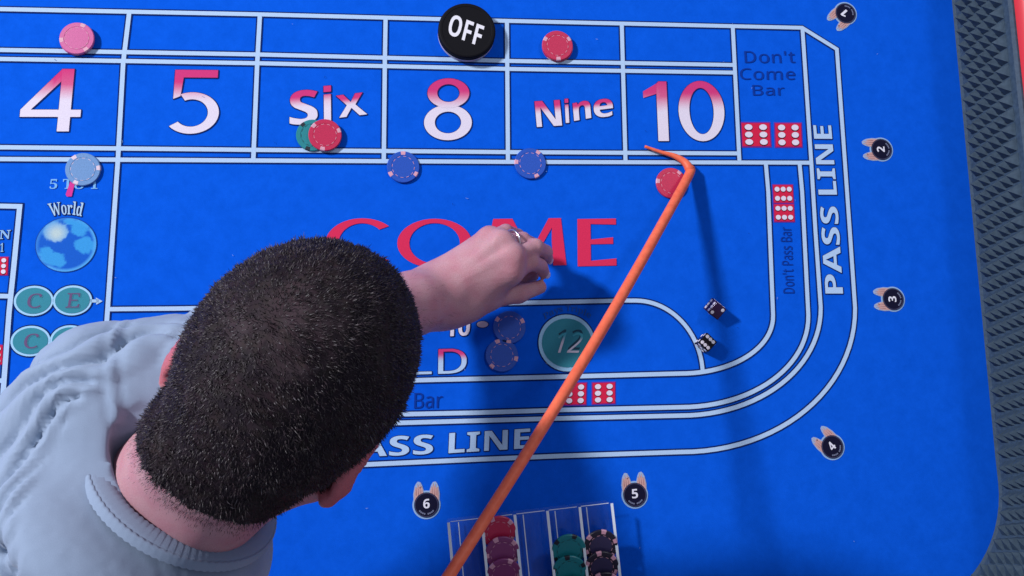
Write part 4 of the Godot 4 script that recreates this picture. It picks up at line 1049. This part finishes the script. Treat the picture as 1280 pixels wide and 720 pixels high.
	var fold := func(p: Vector3, n: Vector3) -> float:
		var q := Vector2(p.x - nc.x, p.z - nc.z)
		var r := q.length(); var ang := q.angle()
		if ang > 1.2: ang -= TAU
		var w := wide.get_noise_3dv(p * 7.0)
		var near := smoothstep(0.091, 0.106, r)
		# gathered folds that sweep from the raised shoulder round the back
		var m := smoothstep(-4.0, -2.9, ang) * (1.0 - smoothstep(-1.5, -1.1, ang)) * near
		var across := r + 0.041 * (ang + 1.83)
		var along := ang * 0.16
		var ph := across / 0.0195 + 1.1 * plain.get_noise_3d(along * 8.0, across * 14.0, 1.0) + 0.5 * w
		var much := clampf(1.0 + 0.8 * plain.get_noise_3d(along * 10.0, across * 34.0, 5.0), 0.0, 1.0) * (1.0 - 0.8 * smoothstep(0.185, 0.225, r))
		var f := 0.0098 * m * much * (pow(absf(sin(PI * ph)), 0.65) - 0.62)
		# slacker creases over the rest of the back
		var slack := plain.get_noise_3d((p.x * 0.62 + p.z * 0.78) * 30.0 + 0.8 * w, (p.x * 0.78 - p.z * 0.62) * 8.0, 3.0)
		f += 0.0085 * (1.0 - 0.75 * m) * near * (pow(minf(absf(slack) * 2.4, 1.0), 0.7) - 0.62)
		var sa := Vector2(seam_a.x, seam_a.z); var sb := Vector2(seam_b.x, seam_b.z); var pp := Vector2(p.x, p.z)
		var on := Geometry2D.get_closest_point_to_segment(pp, sa, sb)
		f += 0.0013 * exp(-pow(pp.distance_to(on) / 0.0026, 2)) - 0.0010 * exp(-pow((pp.distance_to(on) - 0.006) / 0.0026, 2))
		return f + 0.0004 * wide.get_noise_3dv(p * 90.0)
	var near_cloth: Array = cloth.call(Vector3(-0.09, 0.20, 0.07), Vector3(0.27, 0.46, 0.50), 0.0032, 0.0)
	var rest_cloth: Array = cloth.call(Vector3(-0.40, 0.05, 0.02), Vector3(0.46, 0.47, 0.86), 0.0105, 0.017)
	var shirt := obj("shirt", moved(solid([near_cloth, rest_cloth], func(_p, _n): return Color.WHITE, fold), off), M.jersey, o)
	# ribbed collar round the neck
	var e1 := R; var e2 := cn.cross(R).normalized()
	var at := func(a: float, r: float, h: float) -> Vector3: return nc - R * 0.005 + cn * h + (e1 * cos(a) * 0.88 + e2 * sin(a)) * r - off
	var prof := [[0.0722, -0.006], [0.0718, 0.0015], [0.0726, 0.0032], [0.0745, 0.0038], [0.0790, 0.0030], [0.0835, 0.0012], [0.0858, 0.0000], [0.0864, -0.0006], [0.0870, -0.0003], [0.0878, -0.0012], [0.0886, -0.0024], [0.0889, -0.008]]
	st = begin(); st.set_smooth_group(0)
	for k in prof.size() - 1:
		for i in 180:
			var a := TAU * i / 180; var b := TAU * (i + 1) / 180
			# fine knitted ribs run across the band
			var ra := 0.0005 * (1.0 if i % 2 == 0 else -1.0); var rb := -ra
			quad(st, at.call(a, prof[k][0], prof[k][1] + ra), at.call(b, prof[k][0], prof[k][1] + rb), at.call(b, prof[k + 1][0], prof[k + 1][1] + rb), at.call(a, prof[k + 1][0], prof[k + 1][1] + ra))
	obj("collar", done(st), M.jersey, shirt)
	# shoulder seam
	# --- trousers and shoes, below the table's edge
	var tf := Field.new(Vector3(-0.62, -0.76, 0.58), Vector3(0.14, 0.42, 1.12), 0.018)
	tf.bone(hip + Vector3(-0.08, -0.02, -0.03), hip + Vector3(0.08, -0.02, 0.05), 0.14, 0.14, 0.05)
	for s in [-1.0, 1.0]:
		var top := hip + Vector3(0.09 * s, -0.04, 0.03 * s); var knee := Vector3(top.x + 0.02 * s, -0.26, top.z + 0.06); var ank := Vector3(top.x + 0.03 * s, -0.68, top.z + 0.10)
		tf.bone(top, knee, 0.095, 0.068, 0.03); tf.bone(knee, ank, 0.066, 0.055, 0.03)
	obj("trousers", moved(solid([tf.mesh()], func(_p, _n): return Color.WHITE), off), M.trousers, o)
	for s in [-1.0, 1.0]:
		var top := hip + Vector3(0.09 * s, 0, 0.03 * s)
		var wf := Field.new(Vector3(top.x - 0.12, -0.78, top.z - 0.16), Vector3(top.x + 0.16, -0.60, top.z + 0.22), 0.012)
		wf.bone(Vector3(top.x + 0.03 * s, -0.70, top.z + 0.12), Vector3(top.x + 0.02 * s + 0.02, -0.715, top.z - 0.06), 0.042, 0.034, 0.02)
		obj("shoe", moved(solid([wf.mesh()], func(_p, _n): return Color.WHITE), off), M.shoe_leather, o)

func moved(m: ArrayMesh, off: Vector3) -> ArrayMesh:
	var a := m.surface_get_arrays(0)
	var v: PackedVector3Array = a[Mesh.ARRAY_VERTEX]
	for i in v.size(): v[i] -= off
	a[Mesh.ARRAY_VERTEX] = v
	var r := ArrayMesh.new(); r.add_surface_from_arrays(Mesh.PRIMITIVE_TRIANGLES, a)
	return r
